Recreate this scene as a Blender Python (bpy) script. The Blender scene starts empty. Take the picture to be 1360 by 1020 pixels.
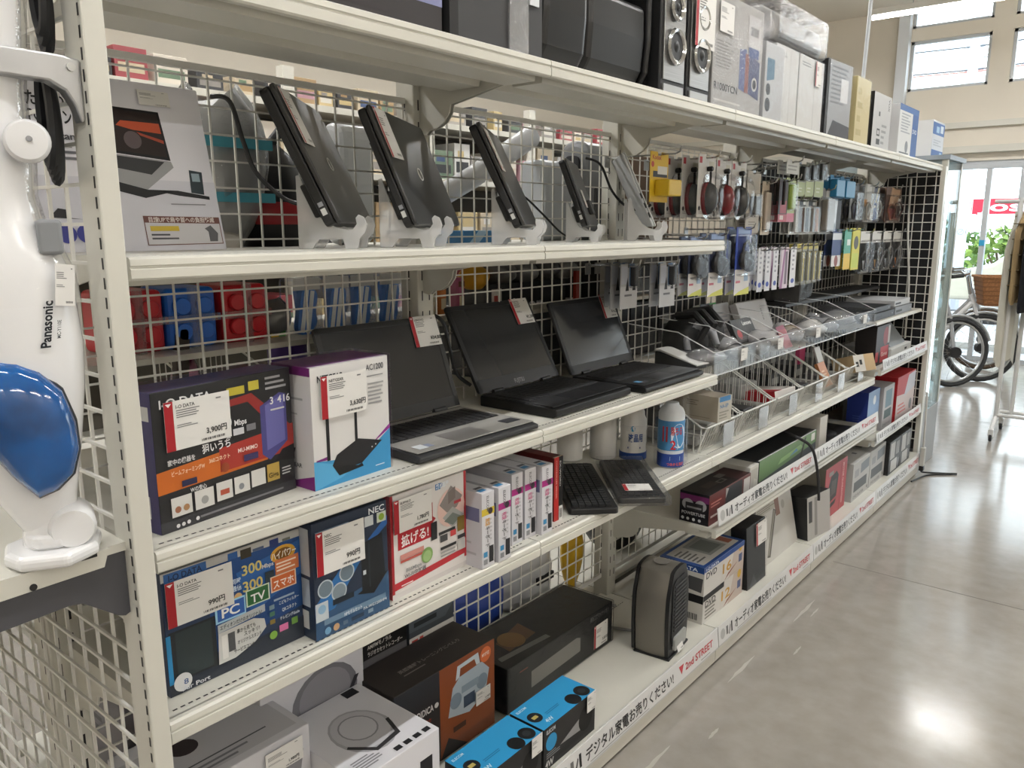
import bpy, bmesh, math, random
from math import sin, cos, pi, radians as R
from mathutils import Vector, Matrix
random.seed(11)
scene = bpy.context.scene
col = scene.collection

# ---------------------------------------------------------------- camera
F_PX, YAW, PITCH, ROLL = 1052.96, R(39.5207), R(11.0944), R(-0.0609)
CAM = Vector((1.454, -0.4893, 1.4254))
fw = Vector((-sin(YAW)*cos(PITCH), cos(YAW)*cos(PITCH), -sin(PITCH)))
rt = Vector((cos(YAW), sin(YAW), 0)); up = rt.cross(fw)
rt, up = cos(ROLL)*rt + sin(ROLL)*up, -sin(ROLL)*rt + cos(ROLL)*up
cd = bpy.data.cameras.new('camera'); cam = bpy.data.objects.new('camera', cd); col.objects.link(cam)
m3 = Matrix((rt, up, -fw)).transposed()
cam.matrix_world = Matrix.Translation(CAM) @ m3.to_4x4()
cd.sensor_fit = 'HORIZONTAL'; cd.sensor_width = 36; cd.lens = F_PX/1360*36; cd.clip_start = .02; cd.clip_end = 300
scene.camera = cam

# ---------------------------------------------------------------- world (bright overcast day) and exposure
w = bpy.data.worlds.new('sky'); scene.world = w; w.use_nodes = True
nt = w.node_tree; bg = nt.nodes['Background']
bg.inputs[0].default_value = (.88, .94, 1, 1); bg.inputs[1].default_value = 5.5
scene.view_settings.view_transform = 'Standard'; scene.view_settings.look = 'None'
scene.view_settings.exposure = 0.0; scene.view_settings.gamma = 1; scene.view_settings.use_curve_mapping = False
# daylight comes in through the shop front only: a portal tells the renderer where (it emits nothing)
def portal(loc, rot, sx, sy):
    l = bpy.data.lights.new('daylight_portal', 'AREA'); l.shape = 'RECTANGLE'; l.size = sx; l.size_y = sy
    l.cycles.is_portal = True
    o = bpy.data.objects.new('daylight_portal', l); col.objects.link(o); o.location = loc; o.rotation_euler = rot
portal((1.9, 9.42, 1.05), (R(-90), 0, 0), 4.9, 2.1)
# ceiling tubes: the light of each fluorescent fixture (x, y, length along y or x)
TUBES = [(x, y, 'y') for x in (1.25, -1.5, 4.6) for y in (-2.6, -.7, 1.2, 3.1, 5.0) if (x, y) != (4.6, 5.0)] + [(-.1, 7.4, 'x'), (2.2, 7.4, 'x')]
TZ = 3.28
for x, y, a in TUBES:
    l = bpy.data.lights.new('tube_light', 'AREA'); l.shape = 'RECTANGLE'; l.size, l.size_y = ((.05, 1.2) if a == 'y' else (1.2, .05))
    l.energy = 26 if x < 0 else 15.5; l.color = (.97, .985, 1)
    o = bpy.data.objects.new('tube_light', l); col.objects.link(o); o.location = (x, y, TZ-.035)

# ---------------------------------------------------------------- helpers
def lin(h):
    h = h.lstrip('#')
    c = [int(h[i:i+2], 16)/255 for i in (0, 2, 4)]
    return [(v/12.92 if v <= .04045 else ((v+.055)/1.055)**2.4) for v in c] + [1]
MATS = {}
def mat(h, rough=.5, metal=0, var=0, scale=30, bump=0, emit=0, name=None, coat=0, bscale=None, stretch=None):
    key = (h, rough, metal, var, scale, bump, emit, coat, stretch)
    if key in MATS: return MATS[key]
    m = bpy.data.materials.new(name or 'paint_'+h.lstrip('#')); m.use_nodes = True
    n = m.node_tree.nodes; L = m.node_tree.links; p = n['Principled BSDF']
    c = lin(h); p.inputs['Base Color'].default_value = c
    p.inputs['Roughness'].default_value = rough; p.inputs['Metallic'].default_value = metal
    if coat: p.inputs['Coat Weight'].default_value = coat; p.inputs['Coat Roughness'].default_value = .08
    if emit:
        p.inputs['Emission Color'].default_value = c; p.inputs['Emission Strength'].default_value = emit
    if var or bump:
        tc = n.new('ShaderNodeTexCoord'); no = n.new('ShaderNodeTexNoise'); no.inputs['Scale'].default_value = scale
        no.inputs['Detail'].default_value = 4
        if stretch:
            mp = n.new('ShaderNodeMapping'); mp.inputs['Scale'].default_value = stretch
            L.new(tc.outputs['Object'], mp.inputs[0]); L.new(mp.outputs[0], no.inputs['Vector'])
        else: L.new(tc.outputs['Object'], no.inputs['Vector'])
        if var:
            rp = n.new('ShaderNodeValToRGB'); e = rp.color_ramp.elements
            e[0].position, e[1].position = .3, .7
            e[0].color = [v*(1-var) for v in c[:3]] + [1]; e[1].color = [min(1, v*(1+var*.5)) for v in c[:3]] + [1]
            L.new(no.outputs['Fac'], rp.inputs[0]); L.new(rp.outputs[0], p.inputs['Base Color'])
        if bump:
            b = n.new('ShaderNodeBump'); b.inputs['Strength'].default_value = bump; b.inputs['Distance'].default_value = .004
            L.new(no.outputs['Fac'], b.inputs['Height']); L.new(b.outputs[0], p.inputs['Normal'])
    MATS[key] = m; return m
def clear(name, tint='#ffffff', body='#ffffff', milky=.1, gloss=.12, rough=.06, bump=0, scale=60, fk=None):
    """clear plastic or glass: see-through with a milky share and a glossy skin"""
    key = ('clear', tint, body, milky, gloss, rough, bump, scale, fk)
    if key in MATS: return MATS[key]
    m = bpy.data.materials.new(name); m.use_nodes = True; n = m.node_tree.nodes; L = m.node_tree.links
    n.clear(); out = n.new('ShaderNodeOutputMaterial')
    t = n.new('ShaderNodeBsdfTransparent'); t.inputs[0].default_value = lin(tint)
    d = n.new('ShaderNodeBsdfDiffuse'); d.inputs[0].default_value = lin(body)
    g = n.new('ShaderNodeBsdfGlossy'); g.inputs['Roughness'].default_value = rough
    a = n.new('ShaderNodeMixShader'); a.inputs[0].default_value = milky; L.new(t.outputs[0], a.inputs[1]); L.new(d.outputs[0], a.inputs[2])
    b = n.new('ShaderNodeMixShader'); L.new(a.outputs[0], b.inputs[1]); L.new(g.outputs[0], b.inputs[2])
    fr = n.new('ShaderNodeFresnel'); fr.inputs[0].default_value = 1.45
    ad = n.new('ShaderNodeMath'); ad.operation = 'MULTIPLY_ADD'; ad.inputs[1].default_value = fk if fk is not None else min(1, .35+gloss*2); ad.inputs[2].default_value = gloss*.12; ad.use_clamp = True
    L.new(fr.outputs[0], ad.inputs[0]); L.new(ad.outputs[0], b.inputs[0])
    if bump:
        tc = n.new('ShaderNodeTexCoord'); no = n.new('ShaderNodeTexNoise'); no.inputs['Scale'].default_value = scale; no.inputs['Detail'].default_value = 5
        bp = n.new('ShaderNodeBump'); bp.inputs['Strength'].default_value = bump; bp.inputs['Distance'].default_value = .01
        L.new(tc.outputs['Object'], no.inputs['Vector']); L.new(no.outputs['Fac'], bp.inputs['Height'])
        L.new(bp.outputs[0], g.inputs['Normal'])
    L.new(b.outputs[0], out.inputs[0]); MATS[key] = m; return m
def P(h):
    m = mat(h, .43); m.node_tree.nodes['Principled BSDF'].inputs['Specular IOR Level'].default_value = .3; return m

class MB:
    def __init__(s): s.v, s.f, s.i, s.mats = [], [], [], []
    def mi(s, m):
        if m not in s.mats: s.mats.append(m)
        return s.mats.index(m)
    def add(s, vs, fs, m):
        o = len(s.v); s.v += [tuple(v) for v in vs]; k = s.mi(m)
        for f in fs: s.f.append([a+o for a in f]); s.i.append(k)
        return s
    def box(s, a, b, m):
        (x0, y0, z0), (x1, y1, z1) = a, b
        ms = m if isinstance(m, (list, tuple)) else [m]*6   # -x +x -y +y -z +z
        vs = [(x0,y0,z0),(x1,y0,z0),(x1,y1,z0),(x0,y1,z0),(x0,y0,z1),(x1,y0,z1),(x1,y1,z1),(x0,y1,z1)]
        o = len(s.v); s.v += vs
        for f, mm in zip(((0,4,7,3),(1,2,6,5),(0,1,5,4),(3,7,6,2),(0,3,2,1),(4,5,6,7)), ms):
            s.f.append([a_+o for a_ in f]); s.i.append(s.mi(mm))
        return s
    def prism(s, pts, ax, lo, hi, m, cap=None):
        mp = {'x': lambda p, t: (t, p[0], p[1]), 'y': lambda p, t: (p[0], t, p[1]), 'z': lambda p, t: (p[0], p[1], t)}[ax]
        n = len(pts); vs = [mp(p, lo) for p in pts] + [mp(p, hi) for p in pts]
        s.add(vs, [(i, (i+1) % n, n+(i+1) % n, n+i) for i in range(n)], m)
        o = len(s.v)-2*n
        for f in (list(range(n))[::-1], list(range(n, 2*n))): s.f.append([a+o for a in f]); s.i.append(s.mi(cap or m))
        return s
    def cyl(s, p0, p1, r, m, n=12, r1=None, cap=True):
        p0, p1 = Vector(p0), Vector(p1); d = (p1-p0).normalized(); r1 = r if r1 is None else r1
        a = d.orthogonal().normalized(); b = d.cross(a)
        vs = [p0+(a*cos(t)+b*sin(t))*r for t in [2*pi*i/n for i in range(n)]] + [p1+(a*cos(t)+b*sin(t))*r1 for t in [2*pi*i/n for i in range(n)]]
        fs = [(i, (i+1) % n, n+(i+1) % n, n+i) for i in range(n)]
        if cap: fs += [list(range(n))[::-1], list(range(n, 2*n))]
        return s.add(vs, fs, m)
    def tube(s, pts, r, m, n=6, closed=False):
        pts = [Vector(p) for p in pts]; k = len(pts); vs = []; ref = None
        for i, p in enumerate(pts):
            a = pts[i-1] if (i or closed) else p; b = pts[(i+1) % k] if (i < k-1 or closed) else p
            d = (b-a).normalized()
            if ref is None: ref = d.orthogonal().normalized()
            ref = (ref - d*ref.dot(d)); ref = ref.normalized() if ref.length > 1e-5 else d.orthogonal().normalized()
            q = d.cross(ref)
            rr = r[i] if isinstance(r, (list, tuple)) else r
            vs += [p+(ref*cos(2*pi*j/n)+q*sin(2*pi*j/n))*rr for j in range(n)]
        fs = []
        for i in range(k if closed else k-1):
            for j in range(n):
                a, b = i*n+j, i*n+(j+1) % n; c, d = ((i+1) % k)*n+(j+1) % n, ((i+1) % k)*n+j
                fs.append((a, b, c, d))
        if not closed: fs += [list(range(n))[::-1], list(range((k-1)*n, k*n))]
        return s.add(vs, fs, m)
    def lathe(s, prof, m, n=20, c=(0, 0, 0), ax='z'):
        vs = []
        for r, h in prof:
            for j in range(n):
                t = 2*pi*j/n; a, b = r*cos(t), r*sin(t)
                vs.append({'z': (c[0]+a, c[1]+b, c[2]+h), 'x': (c[0]+h, c[1]+a, c[2]+b), 'y': (c[0]+a, c[1]+h, c[2]+b)}[ax])
        fs = [(i*n+j, i*n+(j+1) % n, (i+1)*n+(j+1) % n, (i+1)*n+j) for i in range(len(prof)-1) for j in range(n)]
        fs += [list(range(n))[::-1], list(range((len(prof)-1)*n, len(prof)*n))]
        return s.add(vs, fs, m)
    def loft(s, rings, m, cap=True):
        n = len(rings[0]); vs = [p for r in rings for p in r]
        fs = [(i*n+j, i*n+(j+1) % n, (i+1)*n+(j+1) % n, (i+1)*n+j) for i in range(len(rings)-1) for j in range(n)]
        if cap: fs += [list(range(n))[::-1], list(range((len(rings)-1)*n, len(rings)*n))]
        return s.add(vs, fs, m)
    def mesh(s, name, smooth=False):
        me = bpy.data.meshes.new(name); me.from_pydata(s.v, [], s.f)
        for m in s.mats: me.materials.append(m)
        me.polygons.foreach_set('material_index', s.i)
        if smooth: me.polygons.foreach_set('use_smooth', [True]*len(s.f))
        me.update(); return me
    def build(s, name, parent=None, loc=(0, 0, 0), rot=(0, 0, 0), smooth=False, bevel=0, seg=2, norm=True):
        me = s.mesh(name, smooth)
        if norm:
            b = bmesh.new(); b.from_mesh(me); bmesh.ops.recalc_face_normals(b, faces=b.faces); b.to_mesh(me); b.free()
        o = bpy.data.objects.new(name, me); col.objects.link(o)
        o.parent = parent; o.location = loc; o.rotation_euler = rot
        if bevel:
            md = o.modifiers.new('bevel', 'BEVEL'); md.width = bevel; md.segments = seg; md.limit_method = 'ANGLE'; md.angle_limit = R(40)
        if smooth:
            try: me.set_sharp_from_angle(angle=R(40))
            except Exception: pass
        return o
def rrect(x0, y0, x1, y1, r, n=4):
    out = []
    for cx, cy, a in ((x1-r, y1-r, 0), (x0+r, y1-r, 90), (x0+r, y0+r, 180), (x1-r, y0+r, 270)):
        for i in range(n+1):
            t = R(a+90*i/n); out.append((cx+r*cos(t), cy+r*sin(t)))
    return out
def tag(o, label=None, cat=None, group=None, kind=None):
    for k, v in (('label', label), ('category', cat), ('group', group), ('kind', kind)):
        if v: o[k] = v
    return o
def thing(name, label, cat, loc=(0, 0, 0), rot=(0, 0, 0), group=None):
    o = bpy.data.objects.new(name, None); o.empty_display_size = .05; col.objects.link(o)
    o.location = loc; o.rotation_euler = rot if isinstance(rot, (tuple, list)) else (0, 0, rot)
    return tag(o, label, cat, group)
def struct(o): o['kind'] = 'structure'; return o
def copy_tree(o, parent=None):
    c = o.copy(); col.objects.link(c); c.parent = parent
    for ch in list(o.children): copy_tree(ch, c)
    return c
TXT = {}
def text_mesh(s, bold=.012):
    if (s, bold) in TXT: return TXT[(s, bold)]
    cu = bpy.data.curves.new('t', 'FONT'); cu.body = s; cu.size = 1; cu.resolution_u = 3 if len(s) < 9 else 2; cu.offset = bold
    o = bpy.data.objects.new('t', cu); col.objects.link(o)
    dg = bpy.context.evaluated_depsgraph_get()
    me = bpy.data.meshes.new_from_object(o.evaluated_get(dg))
    vs = [(v.co.x, v.co.y) for v in me.vertices]; fs = [tuple(p.vertices) for p in me.polygons]
    bpy.data.objects.remove(o); bpy.data.curves.remove(cu); bpy.data.meshes.remove(me)
    if vs:
        x0 = min(v[0] for v in vs); x1 = max(v[0] for v in vs)
        vs = [(v[0]-x0, v[1]) for v in vs]; wd = x1-x0
    else: wd = 1
    TXT[(s, bold)] = (vs, fs, wd); return TXT[(s, bold)]

def art(cmds, W, H, at, mb=None):
    """flat print: cmds in 0..1 face units; at(u_m, v_m, k) gives the 3D point of layer k"""
    mb = mb or MB()
    for k, c in enumerate(cmds):
        e = .00008*(k+2)
        t = c[0]
        if t == 'R':
            _, a, b, c2, d, h = c; mb.add([at(a*W, b*H, e), at(c2*W, b*H, e), at(c2*W, d*H, e), at(a*W, d*H, e)], [(0, 1, 2, 3)], P(h))
        elif t == 'P':
            mb.add([at(u*W, v*H, e) for u, v in c[1]], [list(range(len(c[1])))], P(c[2]))
        elif t == 'E':
            _, u, v, ru, h = c[:5]; rv = c[5] if len(c) > 5 else ru*W/H
            mb.add([at((u+ru*cos(2*pi*i/20))*W, (v+rv*sin(2*pi*i/20))*H, e) for i in range(20)], [list(range(20))], P(h))
        elif t == 'L':   # rows of print too small to read
            _, a, b, c2, d, n, h = c; rng = random.Random(hash((a, b, n)) % 9999)
            for i in range(n):
                v1 = b+(d-b)*(i+.25)/n; v2 = b+(d-b)*(i+.7)/n; u2 = a+(c2-a)*rng.uniform(.6, 1)
                mb.add([at(a*W, v1*H, e), at(u2*W, v1*H, e), at(u2*W, v2*H, e), at(a*W, v2*H, e)], [(0, 1, 2, 3)], P(h))
        elif t == 'B':   # bar code
            _, a, b, c2, d, h = c; n = 16
            for i in range(n):
                ua = a+(c2-a)*i/n; ub = ua+(c2-a)/n*(.35+.4*((i*7) % 3)/2)
                mb.add([at(ua*W, b*H, e), at(ub*W, b*H, e), at(ub*W, d*H, e), at(ua*W, d*H, e)], [(0, 1, 2, 3)], P(h))
        elif t in 'TV':   # T: text along u;  V: text turned to read downwards
            u, v, hh, s, h = c[1:6]; fit = c[6] if len(c) > 6 else None
            vs, fs, wd = text_mesh(s, .02 if t == 'T' else .015)
            if t == 'T':
                sy = hh*H; sx = (fit*W/wd) if fit else sy
                mb.add([at(u*W+x*sx, v*H+y*sy, e) for x, y in vs], fs, P(h))
            else:
                sy = hh*W; sx = (fit*H/wd) if fit else sy
                mb.add([at(u*W+y*sy, v*H-x*sx, e) for x, y in vs], fs, P(h))
    return mb
WHITE, RED = '#e9e8e6', '#a3242c'
def price_tag(parent, M, w, h, price='', brand='', strip=True):
    """white shop price card with a red strip, its face in the local y-z plane"""
    mb = MB(); mb.box((-.0008, 0, 0), (0, w, h), mat('#dedcd8', .5))
    cm = []
    if strip: cm += [('R', 0, 0, .13, 1, RED), ('P', [(.02, .96), (.11, .96), (.065, .89)], '#f0e8e8')]
    x = .17 if strip else .06
    if brand: cm.append(('T', x, .84, .1, brand, '#4a4a4a'))
    cm += [('L', x, .64, .62, .82, 4, '#777777'), ('L', x, .44, .5, .52, 2, '#888888'), ('B', .52, .06, .9, .11, '#444444'), ('R', .78, .88, .86, .91, '#777777')]
    if price: cm.append(('T', .6, .2, .16, price, '#333333'))
    art(cm, w, h, lambda u, v, e: (e, u, v), mb)
    o = mb.build('price_tag', parent); o.matrix_local = M; o['label'] = 'white price card' + (' with red edge' if strip else ''); return o
def face_at(d, w, h, f):
    return {'f': (w, h, lambda u, v, e: (e, u, v)), 's': (d, h, lambda u, v, e: (u-d, -e, v)), 't': (w, d, lambda u, v, e: (-v, u, h+e))}[f]
def face_matrix(d, w, h, f, u, v, off=.0054):
    if f == 'f': return Matrix.Translation((off, u*w, v*h))
    if f == 's': return Matrix.Translation((u*d-d, -off, v*h)) @ Matrix.Rotation(R(-90), 4, 'Z')
    return Matrix.Translation((-v*d, u*w, h+off)) @ Matrix.Rotation(R(-90), 4, 'Y')
WRAP = lambda: clear('shrink_wrap', milky=.004, gloss=.02, rough=.08, bump=.5, scale=14, fk=.2)
CRINKLE = lambda: clear('crinkled_wrap', milky=.01, gloss=.1, rough=.1, bump=1.0, scale=26, fk=.9)
def carton(name, label, cat, loc, dims, colr, faces=None, rz=0, ry=0, rx=0, group=None, tags=(), wrap=False, rough=.45, body='carton', sides=None, top=None, bevel=.0012):
    d, w, h = dims
    e = thing(name, label, cat, loc, (rx, ry, rz), group)
    c = mat(colr, rough); s_ = mat(sides or colr, rough); t_ = mat(top or sides or colr, rough)
    MB().box((-d, 0, 0), (0, w, h), [s_, c, s_, s_, s_, t_]).build(body, e, bevel=bevel, seg=1)
    for f, cm in (faces or {}).items():
        W, H, at = face_at(d, w, h, f)
        art(cm, W, H, at).build({'f': 'front_print', 's': 'side_print', 't': 'top_print'}[f], e, norm=False)
    for t in tags:   # (face, u, v, width_m, height_m, price, brand[, strip])
        price_tag(e, face_matrix(d, w, h, t[0], t[1], t[2]), *t[3:])
    if wrap:
        g = .0045
        MB().box((-d-g, -g, 0), (g, w+g, h+g), CRINKLE() if wrap == 'crinkle' else WRAP()).build('plastic_wrap', e, bevel=.004)
    return e
def ordinal(i): return ['front', 'second', 'third', 'fourth', 'fifth', 'sixth', 'seventh', 'eighth'][i]

# palette of the shop fittings
CREAM = mat('#d0cec4', .34, var=.04, scale=6, name='cream_steel')
CREAM2 = mat('#cecbc0', .45, name='cream_steel_dull')
WIRE = mat('#dad8d1', .4, name='coated_wire')
DARK = mat('#1a1a1b', .6, name='dark_slot')
BLACK = mat('#161617', .45, name='black_plastic')
BLACKM = mat('#222224', .6, name='matt_black')
STEEL = mat('#b9bab9', .3, metal=.8, name='zinc_steel')
CHROME = mat('#c8cacb', .15, metal=1, name='chrome')
ACRYL = clear('clear_acrylic', milky=.015, gloss=.0, rough=.03, fk=.14)
STAND = clear('milky_acrylic', milky=.4, body='#e4e4e4', gloss=.15, rough=.1)
# ---------------------------------------------------------------- room shell
def concrete():
    m = bpy.data.materials.new('polished_concrete'); m.use_nodes = True; n = m.node_tree.nodes; L = m.node_tree.links; p = n['Principled BSDF']
    tc = n.new('ShaderNodeTexCoord')
    a = n.new('ShaderNodeTexNoise'); a.inputs['Scale'].default_value = 1.3; a.inputs['Detail'].default_value = 8; a.inputs['Roughness'].default_value = .65
    b = n.new('ShaderNodeTexNoise'); b.inputs['Scale'].default_value = 14; b.inputs['Detail'].default_value = 6
    L.new(tc.outputs['Object'], a.inputs['Vector']); L.new(tc.outputs['Object'], b.inputs['Vector'])
    mx = n.new('ShaderNodeMix'); mx.data_type = 'FLOAT'; mx.inputs[0].default_value = .35; L.new(a.outputs['Fac'], mx.inputs[2]); L.new(b.outputs['Fac'], mx.inputs[3])
    r = n.new('ShaderNodeValToRGB'); e = r.color_ramp.elements; e[0].position, e[1].position = .3, .72
    e[0].color = lin('#8a847c'); e[1].color = lin('#a9a49d'); L.new(mx.outputs[0], r.inputs[0]); L.new(r.outputs[0], p.inputs['Base Color'])
    rr = n.new('ShaderNodeMapRange'); rr.inputs['To Min'].default_value = .10; rr.inputs['To Max'].default_value = .2; L.new(b.outputs['Fac'], rr.inputs['Value']); L.new(rr.outputs[0], p.inputs['Roughness'])
    bu = n.new('ShaderNodeBump'); bu.inputs['Strength'].default_value = .012; bu.inputs['Distance'].default_value = .02; L.new(a.outputs['Fac'], bu.inputs['Height']); L.new(bu.outputs[0], p.inputs['Normal'])
    return m
WALL = mat('#e3dccf', .8, var=.04, scale=2, name='wall_paint')
CEIL = mat('#e8e2d7', .9, name='ceiling_paint')
FRAME = mat('#c3c8cd', .4, name='grey_window_frame')
GLASS = clear('window_glass', tint='#f4f8f8', milky=.0, gloss=.02, rough=.01)
X0, X1, Y0, Y1, ZC = -4.2, 5.2, -5.0, 9.3, 3.74
fl = struct(MB().box((X0, Y0, -.1), (X1, 9.55, 0), concrete()).build('floor'))
joint = mat('#6f685f', .6, name='floor_joint')
for k, yy in enumerate((2.9, 6.2)):
    MB().box((.47, yy, -.0005), (X1, yy+.005, .0006), joint).build('control_joint', fl)
MB().box((2.05, Y0, -.0005), (2.055, 9.3, .0006), joint).build('control_joint', fl)
GLINT = mat('#b3aea5', .18, name='painted_glint')  # pale colour of thin streaks that paint in the bright glints on the floor
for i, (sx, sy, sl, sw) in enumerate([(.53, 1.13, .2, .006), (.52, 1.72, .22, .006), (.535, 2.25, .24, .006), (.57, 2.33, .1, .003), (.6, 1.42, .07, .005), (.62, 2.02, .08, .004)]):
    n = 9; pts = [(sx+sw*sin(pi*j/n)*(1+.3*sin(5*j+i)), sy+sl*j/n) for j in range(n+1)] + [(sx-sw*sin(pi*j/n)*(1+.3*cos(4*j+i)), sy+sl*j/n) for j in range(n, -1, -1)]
    MB().add([(x, y, .0007) for x, y in pts], [list(range(len(pts)))], GLINT).build('glint_streak', fl)
struct(MB().box((X0-.2, Y0, ZC), (X1+.2, 9.6, ZC+.1), CEIL).build('ceiling'))
struct(MB().box((X0-.2, Y0, 0), (X0, 9.5, ZC), WALL).build('wall_left'))
struct(MB().box((X1, Y0, 0), (X1+.2, 9.5, ZC), WALL).build('wall_right'))
struct(MB().box((X0-.2, Y0-.2, 0), (X1+.2, Y0, ZC), WALL).build('wall_back'))
wf = MB(); wf.box((X0, Y1, 0), (-1.02, Y1+.2, ZC), WALL); wf.box((-1.02, Y1, 2.12), (X1, Y1+.2, 2.885), WALL); wf.box((-1.02, Y1, 3.40), (X1, Y1+.2, 3.53), WALL)
wf.box((4.35, Y1, 0), (X1, Y1+.2, 2.12), WALL)
for xa in (-.25, .63, 1.5, 2.4, 3.3, 4.2): wf.box((xa, Y1, 2.885), (xa+.19, Y1+.2, 3.40), WALL); wf.box((xa, Y1, 3.53), (xa+.19, Y1+.2, ZC), WALL)
wf = struct(wf.build('wall_front'))
struct(MB().box((X0, Y1-.05, 2.46), (X1, Y1, 2.52), CREAM).build('trim_1')); struct(MB().box((X0, Y1-.09, 2.2), (X1, Y1, 2.27), CREAM).build('trim_2'))
struct(MB().box((-1.13, Y1-.1, 2.72), (-1.02, Y1, ZC), mat('#dfe4ea', .5)).build('trim_3'))
struct(MB().box((X0, 6.6, ZC-.16), (X1, 6.85, ZC), CEIL).build('trim_4'))
n = 0
for xa, xb in ((-1.02, -.25), (-.06, .63), (.82, 1.5), (1.69, 2.4), (2.59, 3.3), (3.49, 4.2)):
    for za, zb in ((2.885, 3.40), (3.53, ZC)):
        n += 1; wn = MB(); t = .03
        for a, b in (((xa, 9.33, za), (xa+t, 9.38, zb)), ((xb-t, 9.33, za), (xb, 9.38, zb)), ((xa, 9.33, za), (xb, 9.38, za+t)), ((xa, 9.33, zb-t), (xb, 9.38, zb))): wn.box(a, b, FRAME)
        wn = struct(wn.build('window_%d' % n)); MB().box((xa+t, 9.352, za+t), (xb-t, 9.357, zb-t), GLASS).build('pane', wn)
# glazed shop front: mullions, panes, the row of round decals
dr = struct(MB().box((-1.02, 9.32, 2.04), (4.35, 9.42, 2.12), FRAME).build('door_1'))
ms = [-1.02, -.17, .14, 1.0, 1.9, 2.7, 3.5, 4.3]
for i, x in enumerate(ms):
    MB().box((x, 9.33, 0), (x+.05, 9.41, 2.04), FRAME).build('mullion', dr)
    if i < len(ms)-1:
        MB().box((x+.05, 9.365, .05), (ms[i+1], 9.371, 2.04), GLASS).build('pane', dr)
        MB().box((x+.05, 9.35, 0), (ms[i+1], 9.39, .05), FRAME).build('bottom_rail', dr)
for x in [-.52+.078*i for i in range(10)]:
    b = MB(); b.tube([(x+.03*cos(t), 9.362, 1.385+.03*sin(t)) for t in [2*pi*i/14 for i in range(14)]], .0025, mat('#8d948f', .6), n=4, closed=True)
    b.cyl((x-.02, 9.362, 1.365), (x+.02, 9.362, 1.405), .0025, mat('#8d948f', .6), n=4); b.build('round_decal', dr)
MB().box((-.17, 9.32, 1.24), (-.12, 9.33, 1.3), mat('#3aa6d8', .4)).build('blue_sticker', dr)

# ---------------------------------------------------------------- outside the shop front
struct(MB().box((-30, 9.55, -.12), (25, 60, -.02), mat('#a7a7aa', .85, var=.08, scale=3)).build('pavement'))
struct(MB().box((-30, 10.4, -.02), (25, 10.55, .06), mat('#c4c2be', .8)).build('kerb'))
sg = thing('shop_sign', 'red roadside sign board with white lettering across the street', 'sign', (0, 0, 0))
MB().box((-5.65, 40, 2.02), (-2.0, 40.3, 2.68), mat('#ad0f2e', .6)).build('sign_board', sg)
art([('T', .06, .2, .9, 'Joshin', '#ffffff', .88)], 3.65, .66, lambda u, v, e: (-5.65+u, 40-.02, 2.02+v)).build('lettering', sg, norm=False)
for x in (-5.4, -2.4): MB().cyl((x, 40.15, -.02), (x, 40.15, 2.02), .12, FRAME).build('sign_post', sg)
MB().box((-6.2, 40.05, 1.7), (-5.7, 40.25, 2.6), mat('#e8e6e6', .6)).build('side_panel', sg)
art([('V', .5, .95, .5, '家電とくらし', '#c23450', .8)], .5, .9, lambda u, v, e: (-6.2+u, 40.03, 1.7+v)).build('side_lettering', sg, norm=False)
def shrub(name, label, loc, s, hx, seed, cat='shrub'):
    rng = random.Random(seed); e = thing(name, label, cat, loc)
    lf = MB(); m1 = [mat(h, .7) for h in hx]
    for i in range(420):
        a, b = rng.uniform(0, 2*pi), rng.uniform(0, pi/2); r = rng.uniform(.55, 1)
        c = Vector((s[0]*r*cos(a)*cos(b), s[1]*r*sin(a)*cos(b), .15+s[2]*r*sin(b)))
        u = Vector((rng.uniform(-1, 1), rng.uniform(-1, 1), rng.uniform(-.6, 1))).normalized(); v = u.orthogonal().normalized()
        q = rng.uniform(.07, .16)*max(s)/1.2
        lf.add([c-u*q, c+v*q*.5, c+u*q, c-v*q*.5], [(0, 1, 2, 3)], rng.choice(m1))
    o = lf.build('foliage', e, norm=False); o['kind'] = 'stuff'
    for k in range(3): MB().cyl((0, 0, 0), (s[0]*.4*cos(2*k), s[1]*.4*sin(2*k), s[2]*.6), .03, mat('#5b4a38', .8), n=6).build('stem', e)
    return e
shrub('hedge_shrub', 'leafy green hedge shrub under the red sign, left half', (-4.0, 26, 0), (1.5, .8, 1.55), ('#45662a', '#587a38', '#37531f', '#6d8f4a'), 3)
shrub('hedge_shrub', 'leafy yellow-green hedge shrub beside the first door mullion', (-2.0, 24, 0), (1.3, .8, 1.3), ('#6d8636', '#5a7630', '#7f9650', '#4a6426'), 4)
lp = thing('street_lamp', 'thin grey street lamp outside above the hedge', 'lamp', (-5.6, 38, 0))
MB().cyl((0, 0, 0), (0, 0, 4.3), .07, FRAME).build('pole', lp); MB().tube([(0, 0, 4.2), (-.25, 0, 4.5), (-.6, 0, 4.6)], .05, FRAME).build('arm', lp); MB().box((-.95, -.1, 4.5), (-.5, .1, 4.65), FRAME).build('lamp_head', lp)
up_ = thing('utility_pole', 'concrete utility pole seen through the high window', 'pole', (-1.55, 15.5, 0))
MB().cyl((0, 0, 0), (0, 0, 7.5), .16, mat('#b6bcc6', .7), r1=.12).build('shaft', up_)
for z in (4.55, 4.25): MB().box((-.3, -.05, z), (.3, .05, z+.05), FRAME).build('cross_arm', up_)
for z, h in ((4.42, '#555a60'), (4.05, '#555a60'), (4.02, '#d08078')):
    MB().tube([(x, -.1, z+.12*abs(x/6)) for x in range(-6, 7)], .014, mat(h, .6), n=5).build('cable', up_)
car = thing('parked_car', 'white car parked outside behind the bicycles', 'car', (-1.15, 13.5, -.02))
cw = mat('#b5b1a2', .25, coat=.5)
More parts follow.
